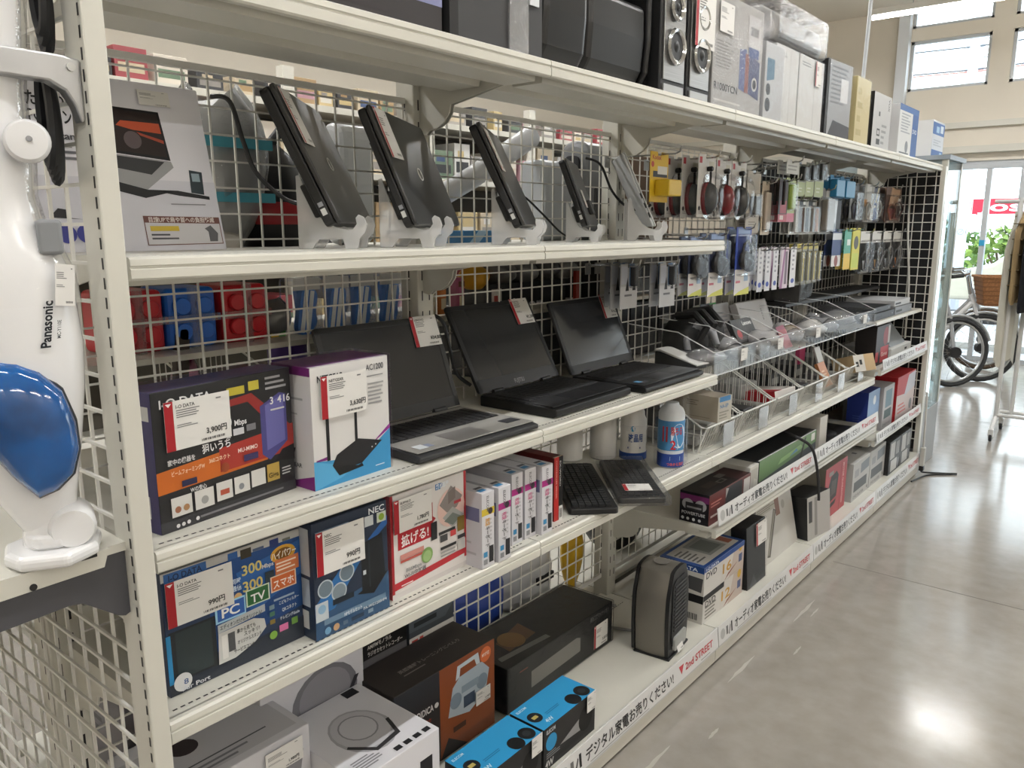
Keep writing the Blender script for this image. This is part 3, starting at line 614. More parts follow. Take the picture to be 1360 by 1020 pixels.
# ---------------------------------------------------------------- lower shelf
carton('router_box', 'dark blue router box with PC, TV and phone panels', 'box', (.331, .035, ZW), (.08, .25, .205), '#1d3355', {
    'f': [('P', [(0, 0), (1, 0), (1, .2), (0, .12)], '#2c3340'), ('P', [(.3, .2), (1, .3), (1, 1), (.3, 1)], '#1f4a86'), ('P', [(.6, .4), (1, .6), (1, .9), (.5, .8)], '#2b62a8'), ('R', 0, .93, 1, 1, '#b9b8b4'), ('R', .02, .91, .30, .99, '#35619c'), ('T', .05, .925, .07, 'I-O DATA', '#1f2f50', .22),
          ('R', .02, .10, .33, .52, '#23292d'), ('R', .06, .12, .3, .5, '#2f3a3d'), ('R', .0, .1, .03, .5, '#2d8cc4'),
          ('R', .45, .93, .52, .985, '#2a5a9a'), ('R', .54, .90, .62, .98, '#3b3427'), ('R', .76, .91, .83, .98, '#283a74'), ('L', .63, .92, .75, .97, 1, '#4a5a78'), ('L', .86, .92, .96, .97, 1, '#6a6a60'),
          ('E', .86, .83, .10, '#d9a53a', .075), ('E', .86, .83, .07, '#7a5318', .05), ('T', .765, .80, .075, 'ハイパワー', '#f4efe0', .20),
          ('T', .54, .76, .12, '300', '#d8c77a', .15), ('T', .54, .62, .12, '300', '#d8c77a', .15), ('T', .69, .76, .05, 'Mbps', '#e6e6e6', .09), ('T', .46, .72, .05, '同時', '#cfe0f2', .07), ('T', .46, .66, .05, '通信', '#cfe0f2', .07), ('R', .71, .62, .78, .72, '#2c3d48'), ('R', .79, .66, .98, .79, '#cf7a4a'), ('L', .80, .68, .97, .77, 3, '#f3e2d2'), ('E', .5, .60, .03, '#d8b27a'),
          ('R', .33, .44, .55, .60, '#9fd2ee'), ('R', .345, .455, .54, .585, '#2f5fae'), ('T', .375, .475, .11, 'PC', '#f4f4f4', .13), ('R', .555, .48, .735, .625, '#d4e4d0'), ('R', .565, .49, .725, .615, '#2f6b3c'), ('T', .59, .505, .10, 'TV', '#f4f4f4', .11), ('R', .745, .52, .95, .66, '#e9d0b8'), ('R', .755, .53, .94, .65, '#d06a35'), ('T', .765, .55, .085, 'スマホ', '#fbf3ea', .165),
          ('P', [(.34, .36), (.69, .39), (.69, .455), (.34, .43)], '#b8bec2'), ('T', .355, .385, .04, 'エディオンだけのオリジナル!', '#30343a', .31), ('P', [(.33, .10), (.45, .10), (.6, .16), (.69, .25), (.68, .33), (.6, .37), (.34, .36)], '#c9cac8'),
          ('R', .36, .13, .40, .33, '#e0dfdc'), ('R', .405, .17, .455, .33, '#4c4e50'), ('T', .47, .30, .04, '裏から見ても', '#303030', .14), ('T', .52, .255, .045, 'スッキリ!', '#303030', .12), ('T', .47, .205, .04, 'オリジナルスタンド', '#303030', .18), ('T', .44, .14, .04, 'サービスコンセント', '#303030', .2),
          ('L', .76, .43, .97, .47, 1, '#9fb2c8'), ('T', .8, .395, .035, 'こどもフィルター', '#dfe6ee', .16), ('T', .82, .325, .04, 'QRコネクト', '#dfe6ee', .12), ('T', .8, .255, .035, 'テレビングGuide', '#dfe6ee', .16), ('R', .72, .25, .76, .29, '#8f7a3a'), ('R', .72, .38, .76, .42, '#7f98a8'), ('R', .72, .32, .76, .36, '#4f7f6a'), ('R', .79, .15, .86, .21, '#cf6f9f'), ('R', .89, .17, .94, .23, '#6f9a48'), ('E', .74, .15, .03, '#83b14a'),
          ('E', .08, .10, .06, '#d2d3d4'), ('T', .085, .075, .06, '8', '#4a5f88', .03), ('T', .07, .025, .05, 'Air Port', '#c9ccd2', .19)],
    's': [('R', 0, 0, 1, 1, '#2a3c58')], 't': [('R', 0, 0, 1, 1, '#8f9499')]}, rz=R(0), wrap=True, tags=[('f', .015, .565, .112, .074, '990円', 'I-O DATA')])
carton('router_box', 'navy router box with black router and three round pictures', 'box', (.365, .286, ZW), (.06, .172, .218), '#1e2d45', {
    'f': [('P', [(0, 0), (1, 0), (1, .35), (0, .22)], '#36577a'), ('P', [(0, .30), (.45, .62), (.7, .62), (.25, .22), (0, .2)], '#2f6fae'), ('P', [(.72, .70), (1, .86), (1, .78), (.8, .68)], '#2a62a8'), ('P', [(.62, .26), (.62, .68), (.92, .72), (.95, .34), (.78, .24)], '#1a1e23'), ('P', [(.55, .25), (1, .36), (.78, .2)], '#14171b'), ('R', .64, .4, .68, .44, '#cfd4d8'), ('R', .72, .27, .74, .66, '#2b3036'),
          ('E', .14, .42, .1, '#b9c4cc'), ('E', .14, .42, .085, '#6f7f8a'), ('E', .42, .49, .1, '#b9c4cc'), ('E', .42, .49, .085, '#6f7f8a'), ('E', .31, .35, .1, '#b9c4cc'), ('E', .31, .35, .085, '#7f8d96'),
          ('T', .74, .92, .075, 'NEC', '#e8edf2', .22), ('R', .68, .82, .8, .91, '#cdd2d4'), ('R', .85, .82, .98, .91, '#cfd6c8'), ('E', .915, .865, .04, '#8fae3e'), ('L', .04, .89, .5, .93, 2, '#8fa0b4'), ('R', .22, .25, .5, .30, '#1d2833'), ('R', .0, .16, .16, .32, '#c3ccd2'), ('E', .08, .26, .05, '#8fb3cf'), ('R', .1, .11, .94, .16, '#6d8aa4'), ('T', .62, .09, .035, 'PA-WG1200HP4', '#d6dde4', .33), ('T', .36, .115, .04, 'HPモデルセット', '#e2e8ee', .24), ('E', .14, .055, .04, '#6fa0c4'), ('E', .25, .055, .04, '#c7a078'), ('R', .34, .04, .4, .075, '#5a7088'), ('R', .45, .04, .62, .075, '#2b4058'), ('R', .68, .04, .75, .075, '#8298ac')],
    's': [('R', 0, 0, 1, 1, '#26344a'), ('R', .15, .55, .85, .95, '#c9ccd0'), ('R', .1, .08, .7, .24, '#d3d2d0'), ('R', .15, .28, .8, .52, '#b6bec6')]}, rz=R(0), tags=[('f', .03, .555, .107, .08, '990円', 'NEC')], wrap=True)
carton('extender_box', 'red and white network box with an exploded house drawing', 'box', (.352, .478, ZW), (.05, .22, .214), '#dcd7d4', {
    'f': [('R', 0, 0, .03, 1, '#a62a33'), ('R', .965, .1, 1, 1, '#b63a40'), ('P', [(.03, .08), (1, .14), (1, .2), (.03, .15)], '#b8343c'), ('R', .0, 0, 1, .05, '#cfcac8'), ('R', .08, .46, .53, .63, '#ad2630'), ('R', .48, .62, .53, .80, '#ad2630'), ('P', [(.53, .60), (.57, .63), (.53, .66)], '#ad2630'), ('T', .12, .49, .12, '拡げる!', '#f7f1f0', .35),
          ('T', .58, .92, .06, '10', '#2b6fae', .09), ('R', .57, .905, .64, .965, '#3573ae'), ('T', .58, .915, .06, '約10部屋', '#eaf0f5', .17), ('E', .78, .68, .19, '#e4c4bb'), ('P', [(.62, .74), (.78, .9), (.94, .76), (.86, .66), (.72, .64)], '#8e8784'), ('P', [(.66, .60), (.80, .68), (.96, .56), (.80, .46)], '#a9aaa8'), ('P', [(.74, .84), (.84, .88), (.84, .76), (.74, .72)], '#7b716d'), ('P', [(.68, .56), (.8, .62), (.92, .55), (.8, .49)], '#77807a'), ('R', .82, .70, .92, .73, '#b8434a'),
          ('R', .50, .42, .58, .6, '#26272a'), ('R', .1, .36, .40, .41, '#c88a80'), ('R', .1, .33, .4, .355, '#b5564c'), ('E', .44, .30, .075, '#7ea05e'), ('E', .44, .29, .055, '#9ab87c'), ('R', .6, .44, .83, .47, '#333333'), ('R', .62, .36, .72, .43, '#4a4a4a'), ('R', .76, .38, .84, .44, '#c04848'), ('R', .86, .4, .96, .55, '#7f6a32'), ('R', .62, .28, .84, .31, '#333333'), ('L', .62, .2, .84, .27, 2, '#9a9a98'), ('R', .86, .32, .97, .36, '#3f3f40'), ('R', .86, .2, .97, .31, '#c4c2be'), ('T', .16, .225, .05, '866Mbps', '#8d8d8d', .2), ('T', .14, .17, .05, 'Wi-Fi中継器', '#5f5f5f', .28), ('L', .1, .1, .3, .125, 1, '#f0dedd')],
    's': [('R', 0, 0, 1, 1, '#b33a40')]}, rz=R(1.5), tags=[('f', .02, .635, .105, .068, '1,780円', 'BUFFALO')])
KBX = [(.392, .697, .041, 1.0, '#c9b23c'), (.395, .748, .042, 1.0, '#a62f7c'), (.358, .838, .041, 1.0, '#a62f7c'), (.358, .886, .043, 1.0, '#a62f7c'), (.372, .933, .043, 1.0, '#a62f7c')]
for i, (x, y, w_, s, hx) in enumerate(KBX):
    carton('keyboard_box', ['white keyboard box on edge with a yellow band on its spine', 'white keyboard box with magenta band, right next to the yellow-banded one', 'white keyboard box with magenta band set back behind the others', 'white keyboard box with magenta band, second from the red book', 'white keyboard box with magenta band touching the red book'][i], 'box', (x, y, ZW), (.33, w_, .17), '#cfced2', {
        'f': [('R', 0, .70, 1, .79, hx), ('E', .68, .745, .18, '#3a3038'), ('V', .38, .95, .26, 'ELECOM', '#5a5a5e', .2), ('V', .30, .66, .42, '有線' if hx != '#c9b23c' else '無線', '#c8608c' if hx != '#c9b23c' else '#d8a050', .1), ('V', .30, .55, .40, 'キーボード', '#3a3a3c', .27), ('L', .62, .35, .8, .66, 6, '#b5b5b8'), ('R', .55, .06, .9, .28, '#2c2c2f'), ('R', .12, .15, .42, .22, '#3f87b4'), ('R', .12, .05, .42, .12, '#8b8b8f')],
        't': [('R', .2, .03, .7, .075, '#3f7fae'), ('R', .3, .085, .85, .115, '#5a5a60')], 's': [('R', 0, 0, 1, 1, '#c3c1c6'), ('R', .55, .62, .98, .8, '#6a6a8a'), ('L', .5, .15, .95, .5, 5, '#a8a6aa')]}, group='keyboard boxes standing on edge', rz=0)
carton('software_box', 'thin red and black case standing beside the keyboard boxes', 'box', (.342, 1.022, ZW), (.19, .036, .165), '#8c1f1e', {'f': [('R', 0, 0, .52, 1, '#b42a26'), ('R', .52, 0, 1, 1, '#171515'), ('V', .2, .95, .16, 'CONTROLLER SPECIAL', '#e6b0a6', .6), ('V', .62, .93, .2, 'EX-WORD', '#d8d6d2', .4), ('R', .56, 0, 1, .22, '#d0cecb'), ('B', .62, .03, .94, .18, '#3a3a3a')], 't': [('R', 0, 0, 1, .03, '#c8b8a4')]}, sides='#5b1413')
def kboard(name, label, loc, rz, L_, W_, tilt, wrapped=False):
    e = thing(name, label, 'keyboard', loc, (0, tilt, rz))
    MB().prism(rrect(-L_, 0, 0, W_, .012), 'z', 0, .016, BLACK).build('housing', e, bevel=.003)
    mb = MB()
    for r in range(6):
        for c in range(20):
            mb.box((-L_+.018+c*(L_-.03)/20, .012+r*(W_-.026)/6, .016), (-L_+.018+(c+.86)*(L_-.03)/20, .012+(r+.85)*(W_-.026)/6, .0215), mat('#202123', .5))
    o = mb.build('keys', e, norm=False); o['kind'] = 'stuff'
    if wrapped:
        MB().box((-L_-.012, -.008, -.001), (.02, W_+.01, .026), clear('bag_film', milky=.015, gloss=.1, rough=.1, bump=.8, scale=24)).build('plastic_bag', e, bevel=.006)
        price_tag(e, Matrix.Translation((-.03, .022, .0275)) @ Matrix.Rotation(R(-90), 4, 'Y'), .075, .055, '', '', True)
    return e
kboard('keyboard', 'loose black keyboard lying diagonally beside the red case', (.345, 1.082, ZW+.001), R(-46), .40, .13, 0)
kboard('keyboard', 'black keyboard in a clear bag jutting over the shelf edge', (.40, 1.232, ZW+.002), R(-48), .355, .128, 0, True)
def bottle(name, label, loc, prof, m, bands=(), cat='canister', capm=None, n=26):
    e = thing(name, label, cat, loc); MB().lathe(prof, m, n).build('bottle_body', e, smooth=True)
    for r, a, b, h in bands: MB().lathe([(r, a), (r+.0006, a+.0003), (r+.0006, b-.0003), (r, b)], P(h), n).build('label_band', e, smooth=True)
    return e
WB = mat('#d6d4d0', .4)
def wraptext(e, r, z, cmds, W_, H_, a0):
    art(cmds, W_, H_, lambda u, v, k: ((r+k)*cos(a0+u/r), (r+k)*sin(a0+u/r), z+v)).build('label_print', e, norm=False)
b1 = bottle('wipe_canister', 'white cleaning wipe canister with a blue base band', (.2, 1.635, ZW), [(.036, 0), (.042, .004), (.042, .03), (.040, .035), (.040, .13), (.035, .142), (.034, .155), (.03, .162)], WB, ((.0426, .004, .027, '#2a4a8e'), (.0406, .095, .115, '#dcdad6')))
wraptext(b1, .041, .03, [('E', .3, .75, .09, '#3f8fb8', .09), ('T', .12, .35, .28, '液晶用', '#3b5a96', .6), ('L', .1, .08, .8, .2, 1, '#4a5a8a')], .08, .1, R(-95))
bottle('wipe_canister', 'plain white canister at the back, nearer the red case', (.05, 1.5, ZW), [(.036, 0), (.041, .004), (.041, .15), (.036, .16)], WB)
bottle('wipe_canister', 'plain white canister between the plain and the blue-based one', (.12, 1.585, ZW), [(.038, 0), (.043, .004), (.043, .16), (.037, .17)], WB)
b2 = thing('wipe_refill', 'blue and red wipe refill pack standing in clear wrap', 'pack', (.33, 1.64, ZW))
MB().lathe([(.034, 0), (.04, .006), (.04, .04), (.0385, .05), (.04, .06), (.04, .168), (.034, .182), (.022, .192), (.02, .2)], mat('#d8dde2', .35), 24).build('bottle_body', b2, smooth=True)
for a, b, h in ((.004, .045, '#2c4a98'), (.056, .148, '#4f90c4')): MB().lathe([(.0403, a), (.0407, a+.0004), (.0407, b), (.0403, b+.0003)], P(h), 24).build('label_band', b2, smooth=True)
wraptext(b2, .041, .055, [('R', .0, .3, .2, .8, '#c8373c'), ('E', .62, .5, .3, '#dde6ee', .4), ('T', .3, .55, .3, '落ちる', '#c33a40', .45), ('T', .3, .06, .42, '2', '#c9242c', .2), ('R', .55, .05, .95, .25, '#c8d4e0')], .085, .095, R(-100))
wraptext(b2, .041, .006, [('R', .3, .5, .7, .85, '#8fb0d4'), ('T', .2, .1, .3, 'つめかえ用2個', '#e0604c', .7)], .085, .038, R(-100))
MB().box((-.043, -.043, 0), (.043, .05, .225), WRAP()).build('plastic_wrap', b2, bevel=.02, seg=3)
# ---------------------------------------------------------------- leaning closed laptops on acrylic stands
STP = [(-.085, 0), (-.085, .13), (-.078, .132), (-.062, .085), (-.04, .053), (-.018, .04), (.004, .034), (.015, .036), (.022, .045), (.02, .056), (.026, .062), (.036, .057), (.041, .043), (.037, .028), (.026, .018), (.023, 0), (.0, 0), (-.004, .017), (-.048, .017), (-.06, 0)]
def stand(label, x, y, rz, s=1.0, gap=.1):
    e = thing('display_stand', label, 'stand', (x, y, ZS), (0, 0, rz), group='clear display stands')
    for yy in (.03, .03+gap):
        MB().prism([(p*s, z*s) for p, z in STP], 'y', yy, yy+.004, STAND).build('side_plate', e, bevel=.0008, seg=1)
    for p, z in ((-.07, .03), (.012, .026)): MB().cyl((p*s, .03, z*s), (p*s, .034+gap, z*s), .004, STAND, n=8).build('cross_bar', e)
    return e
def closed_laptop(label, x, y, z, rz, tilt, L_, W_, t, hx, lid='#2d2d2e', logo=True, tagp=None, name='closed_laptop', red=False):
    e = thing(name, label, 'laptop', (x, y, z), (0, -tilt, rz), group='closed laptops leaning on stands')
    MB().prism(rrect(0, 0, W_, L_, .012), 'x', -t*.30, 0, mat(lid, .33, var=.1, scale=3)).build('lid', e, bevel=.002)
    b = MB().prism(rrect(.001, .002, W_-.001, L_-.001, .012), 'x', -t, -t*.36, mat(hx, .5)).build('base', e, bevel=.003)
    if t > .018:
        MB().box((-t*.82, -.0006, .022), (-t*.52, .003, .034), mat('#c9c9c6', .4)).build('usb_port', b); MB().box((-t*.82, -.0006, .038), (-t*.52, .003, .046), mat('#8f9094', .4)).build('usb_port', b)
        MB().box((-t*.8, -.0006, L_*.28), (-t*.5, .003, L_*.42), DARK).build('vent', b); MB().box((-t*1.0, -.0008, L_*.5), (-t*.62, .002, L_*.72), mat('#1f1f20', .6)).build('drive_bay', b)
        MB().box((-t*1.45, .02, L_*.10), (-t*.98, W_-.02, L_*.34), mat('#151516', .6)).build('battery', b, bevel=.003)
    else:
        for q in (.03, .06, .09): MB().box((-t*.8, -.0006, q), (-t*.45, .003, q+.016), DARK).build('port', b)
    if logo:
        MB().tube([(.0006, W_*.48+.013*cos(a), L_*.47+.013*sin(a)) for a in [2*pi*i/18 for i in range(18)]], .0013, mat('#d2d2cf', .3, metal=.3), n=5, closed=True).build('round_logo', e)
        MB().tube([(.0006, W_*.48-.006, L_*.47-.008), (.0006, W_*.48+.006, L_*.47+.008)], .001, mat('#9b9b98', .3, metal=.6), n=5).build('logo_slash', e)
    if tagp: price_tag(e, Matrix.Translation((.003, tagp[0], tagp[1])), tagp[2], tagp[3], '', '', tagp[4])
    return e
CL = [('large black closed laptop nearest the white stand box', .299, .432, 1.438, 40.4, 24.8, .262, .364, .030, (.015, .15, .075, .105, True), 1),
      ('large black closed laptop, second along, with round lid emblem', .338, .582, 1.433, 30.7, 22.2, .24, .38, .026, (.012, .135, .075, .1, True), 1),
      ('thick black closed laptop, third along, under the shelf bracket', .335, .915, 1.434, 33.1, 25, .246, .35, .027, (.012, .13, .06, .1, True), .95),
      ('small black netbook with a bulging battery, fourth along', .252, 1.293, 1.434, 28.6, 21, .187, .282, .023, None, .8)]
for i, (lb, x, y, z, rz, ti, L_, W_, t, tg, s) in enumerate(CL):
    closed_laptop(lb, x, y, z, R(rz), R(ti), L_, W_, t, '#151516', lid='#2b2b2b' if i < 3 else '#3a3b3d', logo=i < 2, tagp=tg)
    stand('clear acrylic stand holding the ' + ['laptop nearest the white stand box', 'second closed laptop', 'third closed laptop', 'small netbook'][i], x, y, R(rz), s)
nb = [o for o in col.objects if o.name == 'closed_laptop.003'][0]
MB().box((0, .1, .03), (.012, .16, .07), BLACK).build('battery_pack', nb, bevel=.003); price_tag(nb, Matrix.Translation((.003, .06, .05)), .04, .05, '', '', False)
closed_laptop('thin silver tablet computer leaning last in the row', .28, 1.596, 1.432, R(37.7), R(24.7), .233, .31, .011, '#b9babb', lid='#c4c4c2', logo=False, tagp=(.02, .11, .05, .09, False), name='closed_tablet')
stand('clear acrylic stand holding the silver tablet', .28, 1.596, R(37.7), .95)
def cable(name, label, pts, r, m=BLACK, cat='cable', ends=True):
    pts = [Vector(p) for p in pts]; out = []
    for i in range(len(pts)-1):
        p0, p1, p2, p3 = pts[max(i-1, 0)], pts[i], pts[i+1], pts[min(i+2, len(pts)-1)]
        for j in range(8):
            t = j/8; out.append(.5*((2*p1)+(p2-p0)*t+(2*p0-5*p1+4*p2-p3)*t*t+(3*p1-p0-3*p2+p3)*t**3))
    out.append(pts[-1])
    return tag(MB().tube(out, r, m, n=7).build(name, smooth=True), label, cat)
cable('security_cable', 'black security cord from the mesh to the first leaning laptop', [(.02, .36, 1.67), (.05, .38, 1.66), (.04, .41, 1.59), (.05, .43, 1.53), (.09, .47, 1.48), (.16, .49, 1.47)], .0045)
cable('security_cable', 'black security cord beside the second leaning laptop', [(.02, .76, 1.52), (.05, .79, 1.50), (.09, .81, 1.49), (.10, .86, 1.50)], .004)
cable('security_cable', 'black security cord drooping behind the third leaning laptop', [(.02, 1.22, 1.52), (.04, 1.27, 1.515), (.06, 1.33, 1.47), (.07, 1.4, 1.42), (.09, 1.42, 1.40)], .003)
cable('security_cable', 'black security cord from the mesh down to the silver tablet', [(.01, 1.62, 1.64), (.04, 1.66, 1.62), (.06, 1.70, 1.54), (.09, 1.75, 1.49), (.14, 1.76, 1.485), (.16, 1.77, 1.50)], .004)
cable('security_cable', 'black flat security cord beside the silver open laptop', [(.03, .93, 1.21), (.04, .95, 1.19), (.05, .96, 1.13), (.06, .975, 1.06), (.1, .985, 1.03)], .005)
carton('stand_box', 'white laptop-stand box leaning behind the corner post, laptop picture in front', 'box', (.118, .012, ZS), (.045, .30, .29), '#dddce3', {
    'f': [('R', 0, 0, 1, .42, '#cfcfd8'), ('P', [(.37, .84), (.73, .83), (.75, .54), (.40, .57)], '#1b1b1d'), ('P', [(.385, .825), (.715, .815), (.735, .56), (.41, .585)], '#2b211f'), ('P', [(.5, .76), (.72, .76), (.725, .70), (.56, .71), (.47, .73)], '#b8502f'), ('P', [(.58, .70), (.73, .66), (.73, .64), (.6, .68)], '#a0442e'), ('E', .55, .65, .05, '#5d5254'),
          ('P', [(.40, .565), (.75, .535), (.76, .50), (.58, .36), (.36, .41), (.34, .49)], '#9a9b9d'), ('P', [(.41, .555), (.71, .53), (.62, .45), (.40, .485)], '#38393b'), ('P', [(.34, .42), (.36, .36), (.56, .31), (.76, .36), (.95, .33), (.95, .31), (.76, .33), (.58, .36)], '#242427'), ('P', [(.84, .35), (.85, .49), (.93, .48), (.92, .34)], '#2f3a40'), ('R', .86, .42, .91, .47, '#8fa0aa'),
          ('P', [(.52, .03), (.985, .035), (.985, .20), (.52, .205)], '#6e4a44'), ('P', [(.525, .035), (.98, .04), (.98, .16), (.525, .165)], '#c9c8cc'), ('T', .55, .17, .035, '目線UPで肩や首への負担軽減', '#d9d0cc', .4), ('R', .55, .115, .72, .145, '#c8ae3a'), ('L', .55, .06, .72, .105, 2, '#55555a'), ('P', [(.90, .05), (.90, .11), (.88, .13), (.92, .15), (.96, .10), (.95, .05)], '#5c5c60'), ('L', .7, .27, .95, .285, 1, '#8a8a90'),
          ('T', .03, .80, .09, 'たためる', '#2a2a2d', .25), ('T', .03, .71, .09, 'PCスタンド', '#2a2a2d', .26), ('T', .05, .62, .055, 'PC Stand', '#44444a', .22), ('L', .03, .50, .28, .6, 3, '#6a6a70'), ('P', [(.03, .19), (.08, .24), (.14, .23), (.12, .19), (.2, .18)], '#2c2c30'), ('E', .1, .1, .05, '#3a3f8e'), ('E', .2, .1, .05, '#3a3f8e'), ('E', .31, .09, .045, '#3a3f8e')],
    }, ry=R(-13), tags=[('f', .62, .86, .055, .026, '', '', False)])

# ---------------------------------------------------------------- bottom deck, near bays
carton('player_box', 'grey-white carton nearest the corner on the bottom deck', 'box', (.22, .05, ZB), (.2, .31, .315), '#c9c8cd', {
    't': [('P', [(0, .1), (.95, .1), (.95, .8), (0, .8)], '#b9b8bd'), ('E', .35, .6, .1, '#3a3234'), ('E', .35, .6, .13, '#b9b8bc', .2), ('E', .35, .61, .09, '#3a3234', .13), ('R', .1, .28, .8, .3, '#55555a'), ('L', .2, .12, .75, .25, 2, '#7a7a80')],
    'f': [('P', [(.5, .55), (.9, .6), (.95, .85), (.55, .82)], '#8a898e')]}, sides='#cdccd1', tags=[('f', .66, .80, .085, .05, '1,980円', '', False)])
GW = '#d8d7dc'
cdpic = [('E', .5, .45, .3, '#a8a7ac', .3), ('E', .5, .47, .27, '#bdbcc1', .26), ('E', .5, .5, .19, '#8a898e', .17), ('E', .5, .5, .175, '#c2c1c6', .155), ('P', [(.22, .35), (.4, .16), (.72, .2), (.8, .42), (.76, .42), (.69, .24), (.42, .2), (.25, .37)], '#2f2e31')]
carton('player_box', 'white CD player carton on the bottom deck, player drawn on its lid', 'box', (.366, .362, ZB), (.266, .222, .25), GW, {'t': cdpic + [('R', .74, .88, .9, .98, '#222226'), ('R', .62, .04, .7, .09, '#262629'), ('R', .74, .04, .82, .09, '#262629'), ('R', .5, .04, .58, .09, '#262629'), ('R', .86, .04, .94, .09, '#262629'), ('L', .1, .06, .4, .2, 5, '#85848a')],
    'f': [('R', .74, .62, .9, .8, '#222226'), ('E', .45, .35, .3, '#9c9ba0', .3)]}, tags=[('f', .2, .62, .07, .055, '4,378円', '', False)])
carton('player_box', 'white CD player carton standing upright behind the other one', 'box', (.095, .33, ZB), (.07, .275, .34), '#c6c5cb', {'f': [('E', .6, .75, .33, '#6f6e75', .23), ('E', .6, .77, .26, '#84838a', .18), ('P', [(.3, .7), (.45, .57), (.8, .6), (.95, .8), (.9, .8), (.78, .64), (.48, .61), (.34, .72)], '#2f2e33')]})
carton('radio_box', 'black radio cassette carton behind the brown one', 'box', (.052, .64, ZB), (.045, .143, .31), '#232021', {'f': [('R', 0, .84, 1, .98, '#141313'), ('T', .1, .92, .045, 'AM/FMモノラル', '#cfcac6', .55), ('T', .1, .86, .045, 'ラジオカセットレコーダー', '#cfcac6', .8), ('R', 0, .7, 1, .84, '#5f5d60')], 's': [('R', 0, 0, 1, 1, '#cfcdc9'), ('R', 0, .68, 1, .76, '#c0623c'), ('R', .2, .8, .8, .95, '#8a8884')]})
carton('radio_box', 'grey carton with red squares behind the brown radio carton', 'box', (.055, .79, ZB), (.05, .165, .32), '#3a4046', {'f': [('R', 0, .68, 1, .8, '#c8c6c2'), ('R', .05, .695, .18, .775, '#b5433c'), ('R', .22, .70, .3, .78, '#c04840'), ('L', .35, .71, .6, .77, 1, '#b06058'), ('P', [(0, .85), (.8, .85), (1, .95), (1, 1), (0, 1)], '#555c63'), ('R', .1, .88, .6, .92, '#23272b')]})
carton('boombox_box', 'dark brown boombox carton with a silver radio picture', 'box', (.205, .60, ZB), (.148, .35, .245), '#2c2726', {
    'f': [('P', [(.42, .0), (1, .0), (1, 1), (.42, 1)], '#8c4a27'), ('P', [(.5, .2), (.42, 0), (.7, 0)], '#2c2726'), ('P', [(.50, .42), (.55, .72), (.62, .80), (.86, .82), (.94, .70), (.90, .45), (.72, .34)], '#a9b4bd'), ('P', [(.58, .78), (.60, .93), (.82, .95), (.84, .82), (.80, .82), (.78, .90), (.63, .89), (.62, .80)], '#c4ccd1'), ('R', .66, .42, .78, .55, '#3f4c5e'), ('E', .58, .56, .06, '#7c8b98'), ('E', .86, .60, .06, '#7c8b98'), ('R', .64, .60, .82, .68, '#8897a3'), ('E', .90, .88, .06, '#d9703c'), ('T', .86, .865, .05, 'MP3対応', '#f4dfd0', .08), ('R', .55, .22, .68, .28, '#4a2d20'),
          ('T', .2, .62, .10, 'DIDICA', '#d9d5d2', .155), ('E', .385, .655, .02, '#cfcbc8'), ('T', .22, .52, .05, 'ラジカセ', '#a8442f', .11), ('L', .08, .1, .38, .45, 6, '#4b4340')],
    't': [('T', .22, .42, .10, '英語聴解トレーニングにべんり', '#8f8784', .6), ('L', .22, .3, .5, .36, 1, '#857d7a')]}, sides='#332d2b', tags=[('f', .78, .36, .055, .04, '3,278円', '', False)])
carton('appliance_box', 'long black carton in clear wrap with price card, back of the bottom deck', 'box', (.213, .995, ZB), (.19, .52, .135), '#171718', {
    'f': [('P', [(.2, .25), (.66, .30), (.66, .62), (.62, .68), (.2, .62)], '#8f8d88'), ('T', .76, .82, .14, '美粧工房マイナイオン', '#8a8886', .2), ('L', .1, .75, .2, .8, 1, '#a05548')],
    't': [('P', [(.15, .3), (.4, .35), (.42, .75), (.16, .6)], '#8a5f3a'), ('E', .25, .5, .08, '#b88a4a'), ('P', [(.04, .2), (.42, .1), (.42, .2), (.05, .3)], '#9b9a96'), ('R', .5, .1, .95, .9, '#2d2d2e')]}, wrap='crinkle', tags=[('f', .79, .12, .075, .075, '3,850円', '')])
for i, y in enumerate((.643, .873)):
    carton('speaker_box', ['bright blue speaker carton nearest the camera on the bottom deck', 'bright blue speaker carton beside the long black carton'][i], 'box', (.428, y, ZB), (.107, .222, .115), '#1b1b1c', {
        't': [('R', 0, 0, 1, 1, '#2e93c8'), ('E', .68, .2, .1, '#17181a'), ('E', .88, .24, .1, '#17181a'), ('E', .88, .24, .05, '#2d2f33', .1), ('E', .12, .45, .09, '#1c2126'), ('R', .08, .4, .16, .5, '#b8a860'), ('T', .14, .1, .16, '4W', '#cfe6f2', .12), ('L', .25, .3, .5, .4, 2, '#1f6f9c'), ('T', .04, .82, .1, 'ELECOM', '#d5eaf4', .16)],
        'f': [('E', .14, .60, .10, '#2f8fc2'), ('T', .05, .84, .13, 'ELECOM', '#cfd2d4', .16), ('P', [(.3, .35), (.7, .62), (.7, .3)], '#8f8f8f'), ('E', .8, .5, .14, '#0f0f10', .3), ('L', .05, .25, .3, .4, 3, '#8a8a8c'), ('T', .03, .06, .22, '4W', '#d5d5d5', .15)]}, group='blue speaker cartons', tags=[('f', .8, .62, .04, .05, '', '', False)])
